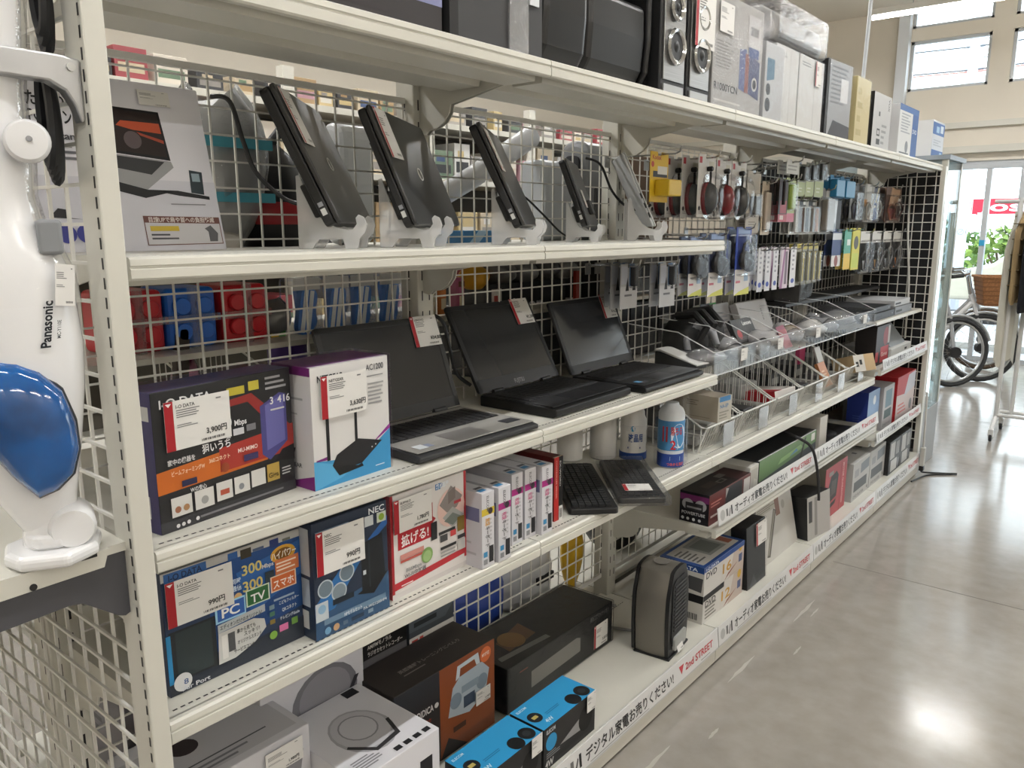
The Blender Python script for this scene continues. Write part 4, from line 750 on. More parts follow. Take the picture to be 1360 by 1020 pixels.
# grey fan heater: barrel-curved grey shell, black rims, dark recessed front
h = thing('fan_heater', 'grey rounded fan heater with a black grille standing on the bottom deck', 'heater', (.352, 1.585, ZB), (0, 0, R(6)))
HG = mat('#77736b', .34, metal=.45, name='grey_metallic_shell')
def hring(z, s, x): return [(x, sy*s, z) for sy in (-1, 1)]
def shell_pts(x, g=0):   # outline of the shell in the y-z plane, bulging at mid height
    L_ = []
    for i in range(15):
        t = i/14; z = .008+.262*t; L_.append((.066+.014*sin(pi*(.15+.8*t))-.018*max(0, t-.75)/.25+g, z))
    top = [(.05*cos(a)+g*.5, .27+.012*sin(a)) for a in [R(q) for q in (10, 35, 60, 85)]]
    half = L_+top
    return [(x, y, z) for y, z in half] + [(x, -y, z) for y, z in half[::-1]]
MB().loft([shell_pts(x, g) for x, g in ((-.062, -.012), (-.055, -.003), (-.03, .002), (.0, .003), (.03, .0), (.045, -.004))], HG).build('shell', h, smooth=True)
for x0, x1 in ((-.068, -.058), (.042, .054)): MB().loft([shell_pts(x0, .0), shell_pts(x1, .0)], BLACK).build('black_rim', h, smooth=True)
MB().prism([(y, z) for y, z in rrect(-.058, .03, .058, .25, .03)], 'x', .052, .057, mat('#0c0c0d', .5)).build('grille_panel', h)
for i in range(12): MB().box((.057, -.045, .085+.013*i), (.06, .045, .09+.013*i), mat('#2a2a2b', .4)).build('grille_slat', h)
MB().prism([(y, z) for y, z in rrect(-.045, .02, .045, .065, .008)], 'x', .055, .064, mat('#9a9b98', .3)).build('control_panel', h)
MB().lathe([(.024, .0), (.026, .003), (.022, .004)], mat('#8f8b85', .25, metal=.5), 22, (-.008, 0, .282)).build('top_badge', h, smooth=True)
price_tag(h, Matrix.Translation((.07, -.03, .012)) @ Matrix.Rotation(R(-18), 4, 'Y'), .045, .065, '', '', False)
MB().box((-.06, -.078, 0), (.06, .078, .008), BLACK).build('foot_plate', h, bevel=.003)
cable('extension_lead', 'grey power cord curled behind the fan heater on the deck', [(.1, 1.72, .135), (.06, 1.66, .136), (.08, 1.59, .136), (.15, 1.57, .136), (.24, 1.6, .137), (.29, 1.6, .145)], .005, mat('#8b8a86', .5), 'cord')

# ---------------------------------------------------------------- top shelf
carton('appliance_box', 'dark carton with a lilac photo panel, leftmost on the top shelf', 'box', (.385, .22, ZT), (.3, .39, .3), '#2a2628', {'f': [('R', 0, .16, 1, 1, '#8184a8'), ('P', [(.62, .35), (.78, .28), (.84, .5), (.62, .55)], '#3a3234'), ('P', [(.1, .2), (.5, .2), (.35, .4), (.1, .5)], '#9ea1c2'), ('L', .2, .04, .7, .1, 1, '#3a3638')]}, sides='#1c1a1b')
T2 = carton('appliance_box', 'plain dark grey carton next to the lilac one on the top shelf', 'box', (.39, .625, ZT), (.3, .275, .34), '#343436', {'f': [('R', .0, 0, .08, 1, '#252526')]}, sides='#232324')
MB().box((-.06, .165, 0), (.004, .225, .345), clear('crinkled_film', milky=.35, body='#c9c9c9', gloss=.5, rough=.15, bump=1.0, scale=70)).build('plastic_strip', T2)
MB().box((.002, .228, .1), (.005, .258, .3), P('#d4d8da')).build('hang_tag', T2); MB().box((.005, .230, .17), (.0055, .256, .28), P('#3f8fc0')).build('tag_print', T2)
# black rounded machine (drum-like housing lying along the shelf)
d = thing('air_fryer', 'big black rounded appliance with a dark open top on the top shelf', 'appliance', (.2, .93, ZT))
pr = [(-.16, .03), (-.15, .008), (.11, .0), (.145, .012), (.165, .045), (.172, .12), (.172, .34), (-.16, .34)]
MB().prism(pr, 'y', 0, .17, mat('#0d0d0e', .3)).build('left_shell', d, bevel=.02, seg=4)
MB().prism([(x*.97, z) for x, z in pr[:-2]]+[(.165, .2), (-.155, .2)], 'y', .175, .43, mat('#131314', .32)).build('drawer', d, bevel=.018, seg=4)
MB().prism(pr, 'y', .432, .45, mat('#0d0d0e', .35)).build('right_panel', d, bevel=.012, seg=3)
MB().box((-.12, .19, .2), (.08, .42, .25), mat('#0e0e0f', .6)).build('inner_tray', d, bevel=.01)
for q in range(3): MB().box((.1, .30+.03*q, .2), (.115, .31+.03*q, .27), CHROME).build('metal_rail', d)
MB().box((-.15, .18, .3), (.16, .44, .34), mat('#1c1c1d', .35)).build('lid', d, bevel=.012)
for yy in (.2, .36): MB().cyl((.08, yy, -.0), (.08, yy, .006), .016, BLACKM).build('foot', d)
def speaker(label, y):
    e = thing('bookshelf_speaker', label, 'speaker', (.385, y, ZT), (0, 0, 0), 'silver-faced speakers')
    MB().box((-.18, 0, 0), (0, .135, .27), BLACK).build('cabinet', e, bevel=.004)
    MB().box((0, .012, .035), (.004, .123, .26), mat('#9b9a98', .3, metal=.85, var=.15, scale=8, stretch=(1, 1, 40))).build('face_plate', e, bevel=.001)
    for z, r in ((.12, .042), (.215, .03)):
        b = MB().lathe([(r, 0), (r+.004, .006), (r, .012), (r-.006, .01), (r-.009, .004)], CHROME, 26, (.004, .0675, z), 'x').build('driver_ring', e, smooth=True)
        MB().lathe([(r-.009, .004), (r*.5, -.002), (r*.35, .004), (.002, .008)], BLACK, 22, (.006, .0675, z), 'x').build('cone', b, smooth=True)
    MB().box((0, .015, .006), (.004, .12, .025), mat('#a9a9a7', .35, metal=.6)).build('badge_bar', e)
    return e
speaker('silver-faced speaker beside the black rounded appliance', 1.40); s2 = speaker('silver-faced speaker with price card, touching the grey carton', 1.545)
price_tag(s2, Matrix.Translation((.014, .015, .14)), .115, .15, '', '')
carton('speaker_box', 'grey speaker carton printed with a model code, in clear wrap on the top shelf', 'box', (.388, 1.69, ZT), (.27, .34, .31), '#a3a19f', {
    'f': [('T', .04, .16, .09, 'R1000TCN', '#2c2b2b', .46), ('L', .04, .05, .7, .09, 1, '#c0beba'), ('L', .06, .35, .4, .6, 9, '#8a8886'), ('P', [(.52, .22), (.52, .58), (.66, .60), (.66, .20)], '#5a628a'), ('P', [(.64, .2), (.64, .56), (.72, .56), (.72, .2)], '#86544e'), ('P', [(.72, .2), (.72, .56), (.95, .52), (.95, .16)], '#44486a'), ('E', .85, .3, .06, '#b9b7b4'), ('E', .85, .3, .04, '#2f3038'), ('R', .68, .62, .95, .92, '#b9b8b8'), ('R', .70, .54, .92, .63, '#3f5080'), ('B', .72, .74, .9, .82, '#55555a')]},
    wrap=True, sides='#8d8b89', tags=[('f', .08, .66, .09, .08, '', '', False)])
W1 = carton('speaker_box', 'small glossy wrapped white carton with a blue picture, beside the grey one', 'box', (.39, 2.055, ZT), (.1, .15, .235), '#b5b6b8', {'f': [('P', [(.1, .5), (.5, .55), (.5, .8), (.1, .8)], '#4d7088'), ('E', .2, .2, .14, '#26272a'), ('E', .2, .4, .12, '#2d2e32')]}, wrap=True)
for i, (y, w_) in enumerate(((2.215, .2), (2.425, .25))):
    carton('white_machine', ['white boxy machine in clear film under the bagged printer, near one', 'white boxy machine in clear film with price card, far one'][i], 'appliance', (.36, y, ZT), (.27, w_, .26), '#c9c8c6', {'f': [('L', .1, .86, .5, .93, 2, '#8f8f8f'), ('R', .62, .02, .64, .98, '#b3b2b0')]}, wrap=True, body='casing', tags=[('f', .6, .65, .06, .085, '', '', True)] if i else ())
p = thing('printer', 'light grey printer bagged in clear plastic, on top of the white machines', 'printer', (.34, 2.2, ZT+.27))
MB().prism([(-.27, 0), (0, 0), (.012, .035), (0, .09), (-.04, .115), (-.27, .115)], 'y', 0, .46, mat('#b3b4b6', .4)).build('housing', p, bevel=.008, seg=3)
MB().box((-.01, .05, .012), (.016, .41, .04), mat('#8b8c8f', .4)).build('paper_tray', p, bevel=.003); MB().box((-.2, .06, .115), (-.06, .4, .12), mat('#9c9da0', .4)).build('scanner_lid', p, bevel=.002)
MB().box((-.285, -.02, -.002), (.03, .48, .135), clear('bag_film2', milky=.10, gloss=.3, rough=.1, bump=1.0, scale=18)).build('plastic_bag', p, bevel=.02, seg=3)
carton('wrapped_box', 'black and white wrapped carton leaning on the top shelf, far section', 'box', (.36, 2.72, ZT), (.26, .25, .29), '#9b9c9f', {'f': [('R', 0, 0, .08, 1, '#222224'), ('L', .15, .45, .8, .95, 9, '#77787c'), ('P', [(.08, .0), (1, .0), (1, .2), (.3, .25)], '#3d3d42'), ('R', .55, .5, .85, .8, '#d2d2d2')]}, rz=R(-3), rx=R(0), wrap=True, sides='#242426')
carton('paper_packet', 'pale yellow packet standing on the top shelf beside the wrapped carton', 'packet', (.37, 3.05, ZT), (.2, .19, .27), '#c6b98a', {'f': [('L', .1, .1, .5, .9, 4, '#b5a774'), ('R', .0, 0, .3, .05, '#a5443c')]}, wrap=True, body='sleeve')
carton('player_box', 'white and black disc player carton on the top shelf near the far end', 'box', (.375, 3.28, ZT), (.24, .27, .24), '#b4b3b2', {'f': [('V', .82, .95, .12, 'VOX', '#2e2e30', .22), ('R', .25, .25, .42, .38, '#3a3a3c'), ('R', .28, .28, .39, .35, '#b4b3b2'), ('R', .25, .1, .45, .2, '#2e2e30'), ('R', .3, .6, .38, .68, '#3a3a3c'), ('L', .5, .1, .8, .5, 4, '#8b8b8b')], 's': [('R', 0, 0, 1, 1, '#232325')]}, sides='#2a2a2c')
carton('router_box', 'blue and white carton on the top shelf near its far end', 'box', (.38, 3.68, ZT), (.2, .35, .235), '#cfd0d0', {'f': [('R', .68, 0, 1, 1, '#2f5896'), ('R', 0, .88, 1, 1, '#35609e'), ('L', .1, .45, .6, .85, 7, '#9aa0a6'), ('E', .45, .2, .08, '#7a7f86'), ('T', .72, .5, .12, 'DVD', '#d8e0ea', .22), ('L', .1, .04, .6, .1, 1, '#555a60')]}, sides='#c4c5c6')
# ---------------------------------------------------------------- hanging goods on hooks (far bays)
def hook(label, y, z, L_=.27):
    e = thing('display_hook', label, 'hook', (0, y, z), group='display hooks')
    MB().tube([(.006, 0, 0), (L_-.02, 0, .0), (L_-.005, 0, .006), (L_, 0, .022)], .0028, CHROME, n=6).build('prong', e, smooth=True)
    MB().box((.004, -.014, -.03), (.008, .014, .006), STEEL).build('back_plate', e)
    return e
FILM = lambda: clear('blister', milky=.012, gloss=.06, rough=.06, bump=.2, scale=30)
def pack(name, label, x, ya, yb, za, zb, card, cmds=(), blister=None, cat='pack', group=None, thick=.002, rx=0, bag=False):
    """a hang-sell pack: card with print, hang hole, and a blister or bag; faces the aisle"""
    w_, h_ = yb-ya, zb-za
    e = thing(name, label, cat, (x, ya, za), (rx, 0, 0), group)
    pts = [(0, 0), (w_, 0), (w_, h_), (w_*.62, h_), (w_*.58, h_-.012), (w_*.42, h_-.012), (w_*.38, h_), (0, h_)]
    MB().prism(pts, 'x', -thick, 0, mat(card, .5)).build('backing_card' if not bag else 'header_card', e)
    if cmds: art(list(cmds), w_, h_, lambda u, v, k: (k, u, v)).build('card_print', e, norm=False)
    if blister: blister(e, w_, h_)
    return e
def mouse_blister(c1, c2):
    def f(e, w_, h_):
        cz, cy = h_*.30, w_*.52; n = 18; rings = []
        for s, d_ in ((1, 0), (1, .012), (.85, .026), (.55, .035), (.2, .038)):
            rings.append([(d_, cy+.036*s*cos(2*pi*i/n), cz+.052*s*sin(2*pi*i/n)) for i in range(n)])
        b = MB().loft(rings, mat(c1, .25)).build('mouse', e, smooth=True)
        MB().loft([[(d_, cy-.006+.036*s*cos(2*pi*i/n), cz+.054*s*sin(2*pi*i/n)) for i in range(n)] for s, d_ in ((1, 0), (1.0, .008), (.9, .012))], mat(c2, .25)).build('mouse_side', e, smooth=True)
        MB().tube([(.012, cy, cz+.05), (.014, cy-.002, cz+.07), (.012, cy, cz+.085)], .004, BLACK).build('mouse_cable', e)
        MB().lathe([(.008, 0), (.009, .014), (.006, .018)], BLACK, 12, (.002, cy, cz+.095), 'x').build('plug', e)
        MB().loft([[(d_, cy+(.042)*s*cos(2*pi*i/n), cz+.01+.075*s*sin(2*pi*i/n)) for i in range(n)] for s, d_ in ((1, .001), (1, .03), (.9, .045), (.5, .05))], FILM()).build('clear_blister', e, smooth=True)
    return f
def slab_blister(m, y0, y1, z0, z1, d_=.02, film=True):
    def f(e, w_, h_):
        MB().box((0, y0*w_, z0*h_), (d_, y1*w_, z1*h_), mat(m, .4)).build('product', e, bevel=.004)
        if film: MB().box((0, max(0, y0-.06)*w_, max(0, z0-.04)*h_), (d_+.006, min(1, y1+.06)*w_, min(1, z1+.04)*h_), FILM()).build('clear_blister', e, bevel=.004)
    return f
def stick_blister(cols_, z0=.08, z1=.75, film=True, lean=0):
    def f(e, w_, h_):
        for i, cx in enumerate(cols_):
            yy = w_*(.2+.6*i/max(1, len(cols_)-1)); MB().cyl((.012, yy-lean, z0*h_), (.012, yy+lean, z1*h_), .007, mat(cx, .35), n=10).build('product', e)
        if film: MB().box((.0, .04*w_, .03*h_), (.024, .96*w_, .82*h_), FILM()).build('clear_blister', e, bevel=.006)
    return f
def cable_bag(cols_):
    def f(e, w_, h_):
        for i, cx in enumerate(cols_):
            r0 = random.Random(i+len(cols_)); cy, cz = w_*(.3+.4*(i % 2)), h_*(.3+.08*i)
            MB().tube([(.010+.004*i, cy+w_*.3*cos(t)*(.8+.2*sin(3*t+i)), cz+h_*.22*sin(t)) for t in [2*pi*k/16 for k in range(16)]], .0045, mat(cx, .45), n=6, closed=True).build('coiled_cable', e, smooth=True)
        MB().box((0, 0, 0), (.03, w_, h_*.8), FILM()).build('clear_bag', e, bevel=.01)
    return f
# mouse packs
hook('hook carrying the yellow card at the near end of the mouse rack', 1.75, 1.648)
pack('battery_card', 'bright yellow hang card with a boxed adapter', .2, 1.69, 1.8, 1.505, 1.655, '#c9a51f', [('R', .15, .5, .95, .62, '#2a2a2a'), ('R', .4, .56, .95, .72, '#cfcdc4'), ('T', .1, .85, .12, 'Kodak', '#9a3020', .5), ('E', .12, .75, .08, '#a5402c')], slab_blister('#cdaa22', .25, 1, .12, .45, .05, False))
for j, (y0, y1, c1, c2, nn, nm) in enumerate(((1.937, 2.06, '#3d3f42', '#6d2228', 4, 'dark mouse with red side'), (2.07, 2.185, '#7a1c22', '#39191b', 2, 'dark red mouse'), (2.19, 2.31, '#2c2f32', '#27282a', 2, 'plain dark grey mouse'))):
    hook('hook holding the %s packs' % nm, (y0+y1)/2, 1.652, .28)
    for k in range(nn):
        pack('mouse_pack', '%s blister pack, %s on its hook' % (nm, ordinal(k)), .235-.058*k, y0, y1, 1.462, 1.662-.004*j, '#cbc8c4', [('R', .05, .86, .2, .96, '#a8343a'), ('E', .12, .14, .06, '#2a2a2c'), ('L', .08, .05, .5, .1, 2, '#9a9894'), ('R', .6, .75, .9, .9, '#bdb9a8')], mouse_blister(c1, c2), group='mouse packs')
hook('hook with dark mouse pack under the bracket', 2.36, 1.64, .2)
pack('mouse_pack', 'red and black mouse pack half hidden behind the others', .1, 2.24, 2.36, 1.46, 1.655, '#c4c1bd', [('R', .05, .86, .2, .96, '#2a2a2c')], mouse_blister('#7c1e24', '#2a2a2c'))
# tall packs, pens, chargers
def hp(label, name, y0, y1, z0, z1, card, cmds=(), bl=None, x=.22, cat='pack', hk=True, n=2, dx=.035, group=None):
    if hk: hook(' '.join(('hook holding the ' + label.replace(',', '')).split()[:16]), (y0+y1)/2, z1-.008, x+.04)
    for k in range(n): pack(name, label + (', %s on its hook' % ordinal(k) if n > 1 else ''), x-dx*k, y0, y1, z0, z1, card, cmds, bl, cat, group)
hp('beige pack with a grey cable adapter', 'adapter_pack', 2.36, 2.48, 1.408, 1.632, '#b9b2a6', [('R', .1, .7, .9, .95, '#a8a296'), ('E', .5, .45, .3, '#55585a'), ('L', .2, .08, .8, .2, 3, '#8d877c')], slab_blister('#6b6e70', .3, .7, .3, .6), n=2)
hp('tall cream strip pack', 'pen_pack', 2.50, 2.585, 1.40, 1.60, '#c5b7a4', [('L', .2, .1, .8, .6, 6, '#a89a86')], slab_blister('#c9bcae', .2, .8, .1, .8, .012), n=2, dx=.05)
hp('red and black stylus pack', 'pen_pack', 2.565, 2.655, 1.45, 1.61, '#3a2a2c', [('R', .2, .2, .9, .5, '#9c2c3a'), ('R', 0, .0, 1, .18, '#b04a58'), ('R', .2, .05, .6, .15, '#d8c4c0')], stick_blister(['#23181a'], .4, .95, False), x=.26)
hp('green pack with a pink foot', 'pen_pack', 2.66, 2.76, 1.45, 1.62, '#b9c795', [('R', 0, 0, 1, .2, '#c46a80'), ('E', .5, .6, .2, '#97b04a', .22), ('L', .2, .85, .8, .95, 2, '#8a9470')], slab_blister('#a5bd60', .25, .75, .3, .85, .015), x=.25)
hp('white card pack over the green one', 'memory_pack', 2.6, 2.73, 1.632, 1.685, '#c8c8c2', [('L', .1, .2, .9, .7, 2, '#9a9a94')], None, x=.27)
for k, (y0, y1) in enumerate(((2.775, 2.865), (2.87, 2.965), (2.975, 3.085))):
    hp('black charger pack with pale green foot, %s of three' % ['first', 'second', 'third'][k], 'charger_pack', y0, y1, 1.555, 1.675+.012*k, '#b9bcae', [('R', 0, 0, 1, .45, '#a8b47c'), ('L', .2, .1, .8, .3, 2, '#c8d0b0')], slab_blister('#1f2022', .2, .8, .5, .95, .02), x=.25, n=2, dx=.04)
    hp('clear pack with black and white plugs, %s of three' % ['first', 'second', 'third'][k], 'plug_pack', y0-.01, y1-.01, 1.40, 1.545, '#cfcfca', [('R', .1, .8, .9, .98, '#2a2b2d'), ('R', .55, .84, .85, .94, '#d5d5d2')], stick_blister([['#8f8f8c'], ['#5a3f33', '#27211f'], ['#77726c', '#b0723c']][k]), x=.23)
hp('grey pack with an orange cable', 'cable_pack', 3.08, 3.24, 1.40, 1.598, '#7e7e7b', [('P', [(.2, .35), (.6, .5), (.7, .2), (.25, .15)], '#b5703c'), ('R', .5, .8, .9, .95, '#cfcfca')], slab_blister('#8d8a84', .2, .85, .08, .75, .025), x=.24)
for k, (y0, y1) in enumerate(((3.2, 3.32), (3.335, 3.47))):
    hp('bright blue carded box, %s of the pair' % ['left', 'right'][k], 'adapter_pack', y0, y1, 1.56, 1.658, '#2a7eae', [('R', .2, .3, .5, .5, '#4a9cc6'), ('L', .2, .6, .7, .75, 2, '#8ac4e0')], slab_blister('#2f84b4', .02, .98, .02, .8, .03, False), x=.24)
hp('dark cable pack with a white panel under the blue boxes', 'cable_pack', 3.27, 3.44, 1.42, 1.56, '#2e2f31', [('P', [(.3, .2), (.6, .2), (.7, .95), (.4, .95)], '#b9bab8')], None, x=.22)
for k, (y0, y1, cc, cm) in enumerate(((3.56, 3.70, '#6d7174', [('R', .05, .1, .25, .95, '#a9acae'), ('P', [(.4, .1), (.8, .1), (.7, .6)], '#3a3f6a')]), (3.72, 3.88, '#9d9a92', [('R', .2, .5, .7, 1, '#cfcdc8'), ('R', 0, .4, .3, .6, '#b5803c'), ('P', [(.4, .2), (.8, .1), (.8, .5)], '#d0d2d2')]), (3.9, 4.05, '#5d6478', [('P', [(.1, 0), (.5, 0), (1, .8), (.7, .9)], '#2c4f9c'), ('P', [(.4, .4), (.6, .4), (1, 1), (.8, 1)], '#cfc8a8')]), (4.1, 4.4, '#6e5347', [('R', .2, .1, .75, .4, '#7c3c36'), ('P', [(.2, .5), (.8, .5), (.9, .95), (.35, 1)], '#c2a184'), ('R', .8, .5, .95, .7, '#d8d4cc'), ('R', .1, 0, .6, .05, '#c9c8c2')]))):
    hp(['clear bagged bundle of dark cables', 'bagged white and orange earphones', 'bagged pack with a blue diagonal stripe', 'brown bagged pack at the far end of the upper hooks'][k], 'cable_bag', y0, y1, 1.455, 1.64, cc, cm, cable_bag([['#3a3a3e', '#55585c'], ['#c9c6c0'], ['#2f4f98', '#b8b4a8'], ['#8a5a44', '#4f2f2a']][k]), x=.22+.02*(k % 2))
# second row
for k, (y0, y1) in enumerate(((1.735, 1.835), (1.60, 1.70), (1.66, 1.75))):
    hp('grey and blue carded adapter below the tablet, %s of three' % ['right', 'left', 'middle'][k], 'adapter_pack', y0, y1, 1.18, 1.318, '#a9aaac', [('R', 0, 0, 1, .5, '#b9b9ba'), ('L', .25, .25, .75, .35, 1, '#6d6d70'), ('R', .05, .55, .4, .95, '#b5b9c4'), ('R', .5, .5, .8, 1, '#6e8fb4'), ('P', [(.3, .4), (.4, .7), (.5, .4)], '#2c2d30'), ('P', [(.7, .4), (.8, .7), (.9, .4)], '#2c2d30')], slab_blister('#2a2d33', .55, .75, .5, .95, .02), x=.22-.06*k)
for k, (y0, y1, z1) in enumerate(((1.885, 1.985, 1.40), (2.03, 2.15, 1.41), (2.245, 2.375, 1.43))):
    def hs(e, w_, h_):
        for q in range(2): MB().lathe([(.03, 0), (.034, .01), (.03, .02), (.012, .022)], BLACK, 18, (.004, w_*(.38+.3*q), h_*.52-.012*q), 'x').build('ear_cup', e, smooth=True)
        MB().tube([(.012, w_*.2, h_*.55), (.014, w_*.3, h_*.75), (.014, w_*.55, h_*.8), (.012, w_*.8, h_*.7), (.012, w_*.85, h_*.5)], .005, BLACK).build('head_band', e, smooth=True)
        MB().box((.0, .05*w_, .28*h_), (.03, .95*w_, .9*h_), FILM()).build('clear_blister', e, bevel=.008)
    hp('black headset pack with a white and yellow foot, %s of three' % ['nearest', 'middle', 'farthest'][k], 'headset_pack', y0, y1, 1.205-.01*k, z1, '#343a52' if k < 2 else '#3a4d9a', [('R', 0, 0, 1, .38, '#cdc9c6'), ('P', [(0, 0), (1, 0), (1, .11), (.3, .05)], '#b9b84a'), ('R', .08, .18, .38, .215, '#b8606c'), ('R', .62, .2, .9, .32, '#8fa6c0'), ('R', .1, .9, .9, .98, '#7d8fb0')], hs, x=.24, cat='headset')
for k, (y0, y1, cc, cm) in enumerate(((2.45, 2.50, '#bdbdc0', []), (2.525, 2.575, '#c6c6ca', []), (2.60, 2.65, '#cacace', []), (2.68, 2.76, '#c2b3bd', [('P', [(0, 0), (.3, 0), (.6, 1), (.4, 1)], '#8d5a82'), ('R', .55, .1, .85, .9, '#6a5a66')]), (2.785, 2.845, '#cfcfd2', []))):
    hp(['slim white carded pack, leftmost of the five under the stylus packs', 'slim white carded pack, second of the five under the stylus packs', 'slim white carded pack, third of the five under the stylus packs', 'slim mauve striped carded pack under the stylus packs', 'slim white carded pack right of the mauve one'][k], 'memory_pack', y0, y1, 1.185, 1.35, cc, cm or [('L', .3, .4, .7, .95, 5, '#8d8d94'), ('E', .5, .16, .3, '#3a4a9a', .06)], None, x=.24, n=3, dx=.045)
for k in range(4):
    hp('pack of thin yellow-tipped styluses, %s of four' % ['first', 'second', 'third', 'fourth'][k], 'pen_pack', 2.9+.07*k, 2.955+.07*k, 1.185, 1.36, '#8f9080', [('R', .1, .86, .9, 1, '#b9aa44')], stick_blister(['#5c5d4c', '#77765f', '#b9a53e'], .1, .8), x=.22)
hp('navy and white carded pack above the black wrapped box', 'memory_pack', 3.29, 3.42, 1.25, 1.42, '#2c3f6e', [('R', 0, 0, 1, .3, '#c9c6c2'), ('R', 0, .72, 1, .9, '#c3c6cb'), ('E', .5, .15, .2, '#7d3a30')], None, x=.24)
hp('teal and yellow carded pack', 'memory_pack', 3.43, 3.53, 1.232, 1.42, '#4f9a86', [('R', 0, 0, 1, .4, '#d2ae2e'), ('R', .4, .6, .9, .75, '#c9d2cc')], None, x=.25)
hp('lime yellow carded pack with a dark oval', 'memory_pack', 3.55, 3.67, 1.225, 1.426, '#c2bb3a', [('E', .5, .65, .3, '#3d3a26', .16), ('R', .05, .05, .9, .4, '#b4bf3f')], None, x=.25)
for k in range(4):
    hp('bagged dark cable with white header, %s of four' % ['first', 'second', 'third', 'fourth'][k], 'cable_bag', 3.71+.2*k, 3.87+.2*k, 1.20, 1.41, '#2c2c2d', [('R', 0, .72, 1, 1, '#cbcac5'), ('P', [(.3, .05), (.5, .05), (.6, .3), (.35, .3)], ['#cfd2d4', '#b98a3c', '#c4c8cc', '#c9762c'][k])], cable_bag(['#3a3a3c', '#77787a']), x=.24)

# ---------------------------------------------------------------- clear acrylic bins and their goods
ZBIN = .975
bt = thing('acrylic_bin', 'long clear acrylic bin with dividers above the wire baskets', 'bin', (0, 0, 0))
for ya, yb in ((1.81, 2.66), (2.665, 3.56)):
    MB().box((.03, ya, ZBIN), (.385, yb, ZBIN+.004), ACRYL).build('floor_plate', bt)
    MB().box((.381, ya, ZBIN-.004), (.385, yb, ZBIN+.066), ACRYL).build('front_plate', bt)
EDGE = mat('#d2d4d4', .2, name='acrylic_edge')
MB().box((.3808, 1.81, ZBIN+.066), (.3854, 3.56, ZBIN+.0672), EDGE).build('front_edge', bt); MB().box((.379, 1.81, ZBIN-.007), (.387, 3.56, ZBIN-.004), EDGE).build('bottom_edge', bt)
for y in (1.812, 2.03, 2.17, 2.38, 2.58, 2.78, 3.0, 3.24, 3.555):
    dv = MB().prism([(.383, ZBIN+.004), (.383, ZBIN+.064), (.25, ZBIN+.12), (.06, ZBIN+.135), (.06, ZBIN+.004)], 'y', y-.0015, y+.0015, ACRYL).build('divider', bt)
    MB().tube([(.383, y, ZBIN+.065), (.25, y, ZBIN+.121), (.06, y, ZBIN+.136)], .0018, EDGE, n=5).build('bright_edge', dv)
for y in (2.0, 2.32, 2.72, 3.35): price_tag(bt, Matrix.Translation((.387, y, ZBIN+.018)), .05, .04, '', '', False)
for k in (2, 3):
    e = thing('bin_support', 'pair of slim brackets under the acrylic bins, %s half' % ['near', 'far'][k-2], 'bracket')
    for y in (k*B+.04, (k+1)*B-.04): bracket(e, y, ZBIN-.002, .34, .07)
def soft(name, label, cat, loc, size, hx, seed, rough=.6, part=None, rz=0, n=14, metal=0, film=False):
    """a soft or lumpy thing (bag, pouch, cloth bundle)"""
    rng = random.Random(seed); e = thing(name, label, cat, loc, (0, 0, rz)); rings = []
    ph = [rng.uniform(0, 6) for _ in range(4)]
    for j in range(9):
        t = j/8; s = (sin(pi*(.08+.84*t)))**.55
        rings.append([(size[0]*.5*s*cos(a)*(1+.12*sin(3*a+ph[0]+4*t)), size[1]*.5*s*sin(a)*(1+.12*sin(2*a+ph[1]+3*t)), size[2]*t*(1+.08*sin(2*a+ph[2]))) for a in [2*pi*i/n for i in range(n)]])
    MB().loft(rings, mat(hx, rough, metal=metal, bump=.3, scale=25)).build(part or 'pouch', e, smooth=True)
    if film: MB().loft([[(x*1.06, y*1.06, z*1.04) for x, y, z in r] for r in rings], clear('bag_film3', milky=.12, gloss=.35, rough=.1, bump=1, scale=26), cap=False).build('plastic_bag', e, smooth=True)
    return e
zq = ZBIN+.005
ad = thing('power_adapter', 'white and black slanted adapter beside the farthest open laptop', 'adapter', (.16, 1.825, zq), (0, 0, R(-6)))
MB().prism([(0, 0), (.16, 0), (.16, .012), (.02, .045), (0, .045)], 'y', 0, .07, BLACK).build('black_body', ad, bevel=.004); MB().prism([(.0, .046), (.02, .046), (.165, .013), (.165, .018), (.02, .054), (0, .054)], 'y', 0, .072, mat('#cfcfcc', .4)).build('white_cover', ad, bevel=.002)
ad = thing('laptop_charger', 'grey laptop charger brick with curved plug in the first bin', 'charger', (.2, 1.965, zq)); MB().box((-.05, -.03, 0), (.05, .03, .03), mat('#55565a', .5)).build('brick', ad, bevel=.006)
MB().tube([(.0, .02, .03), (-.03, .05, .09), (.0, .09, .11), (.05, .1, .09), (.08, .08, .05)], [.012, .014, .02, .015, .01], mat('#75767a', .45), n=10).build('plug_arm', ad, smooth=True)
soft('cable_bundle', 'dark bundle of bagged cables in the first acrylic bin', 'cable', (.29, 1.93, zq), (.12, .16, .05), '#34353a', 5, .4, 'coiled_cable', film=True)
vr = thing('strap_bag', 'bulky black padded strap bag behind the acrylic bins', 'bag', (.14, 2.08, zq), (0, 0, R(10)))
for i, (x, y, z, sx, sy, sz) in enumerate(((0, 0, 0, .16, .2, .13), (.02, .14, 0, .16, .2, .115))):
    r = [[(x+sx*.5*s*cos(a), y+sy*.5*s*sin(a), z+sz*t) for a in [2*pi*k/16 for k in range(16)]] for t, s in ((0, .8), (.1, .97), (.4, 1), (.75, .95), (.93, .75), (1, .4))]
    MB().loft(r, mat('#0a0a0b', .8)).build('padded_body', vr, smooth=True)
for q in range(3): MB().tube([(.06, -.06+.09*q, .05), (.09, -.05+.09*q, .11), (.04, -.03+.09*q, .15), (-.03, -.02+.09*q, .14)], .014, mat('#141415', .7), n=8).build('strap', vr, smooth=True)
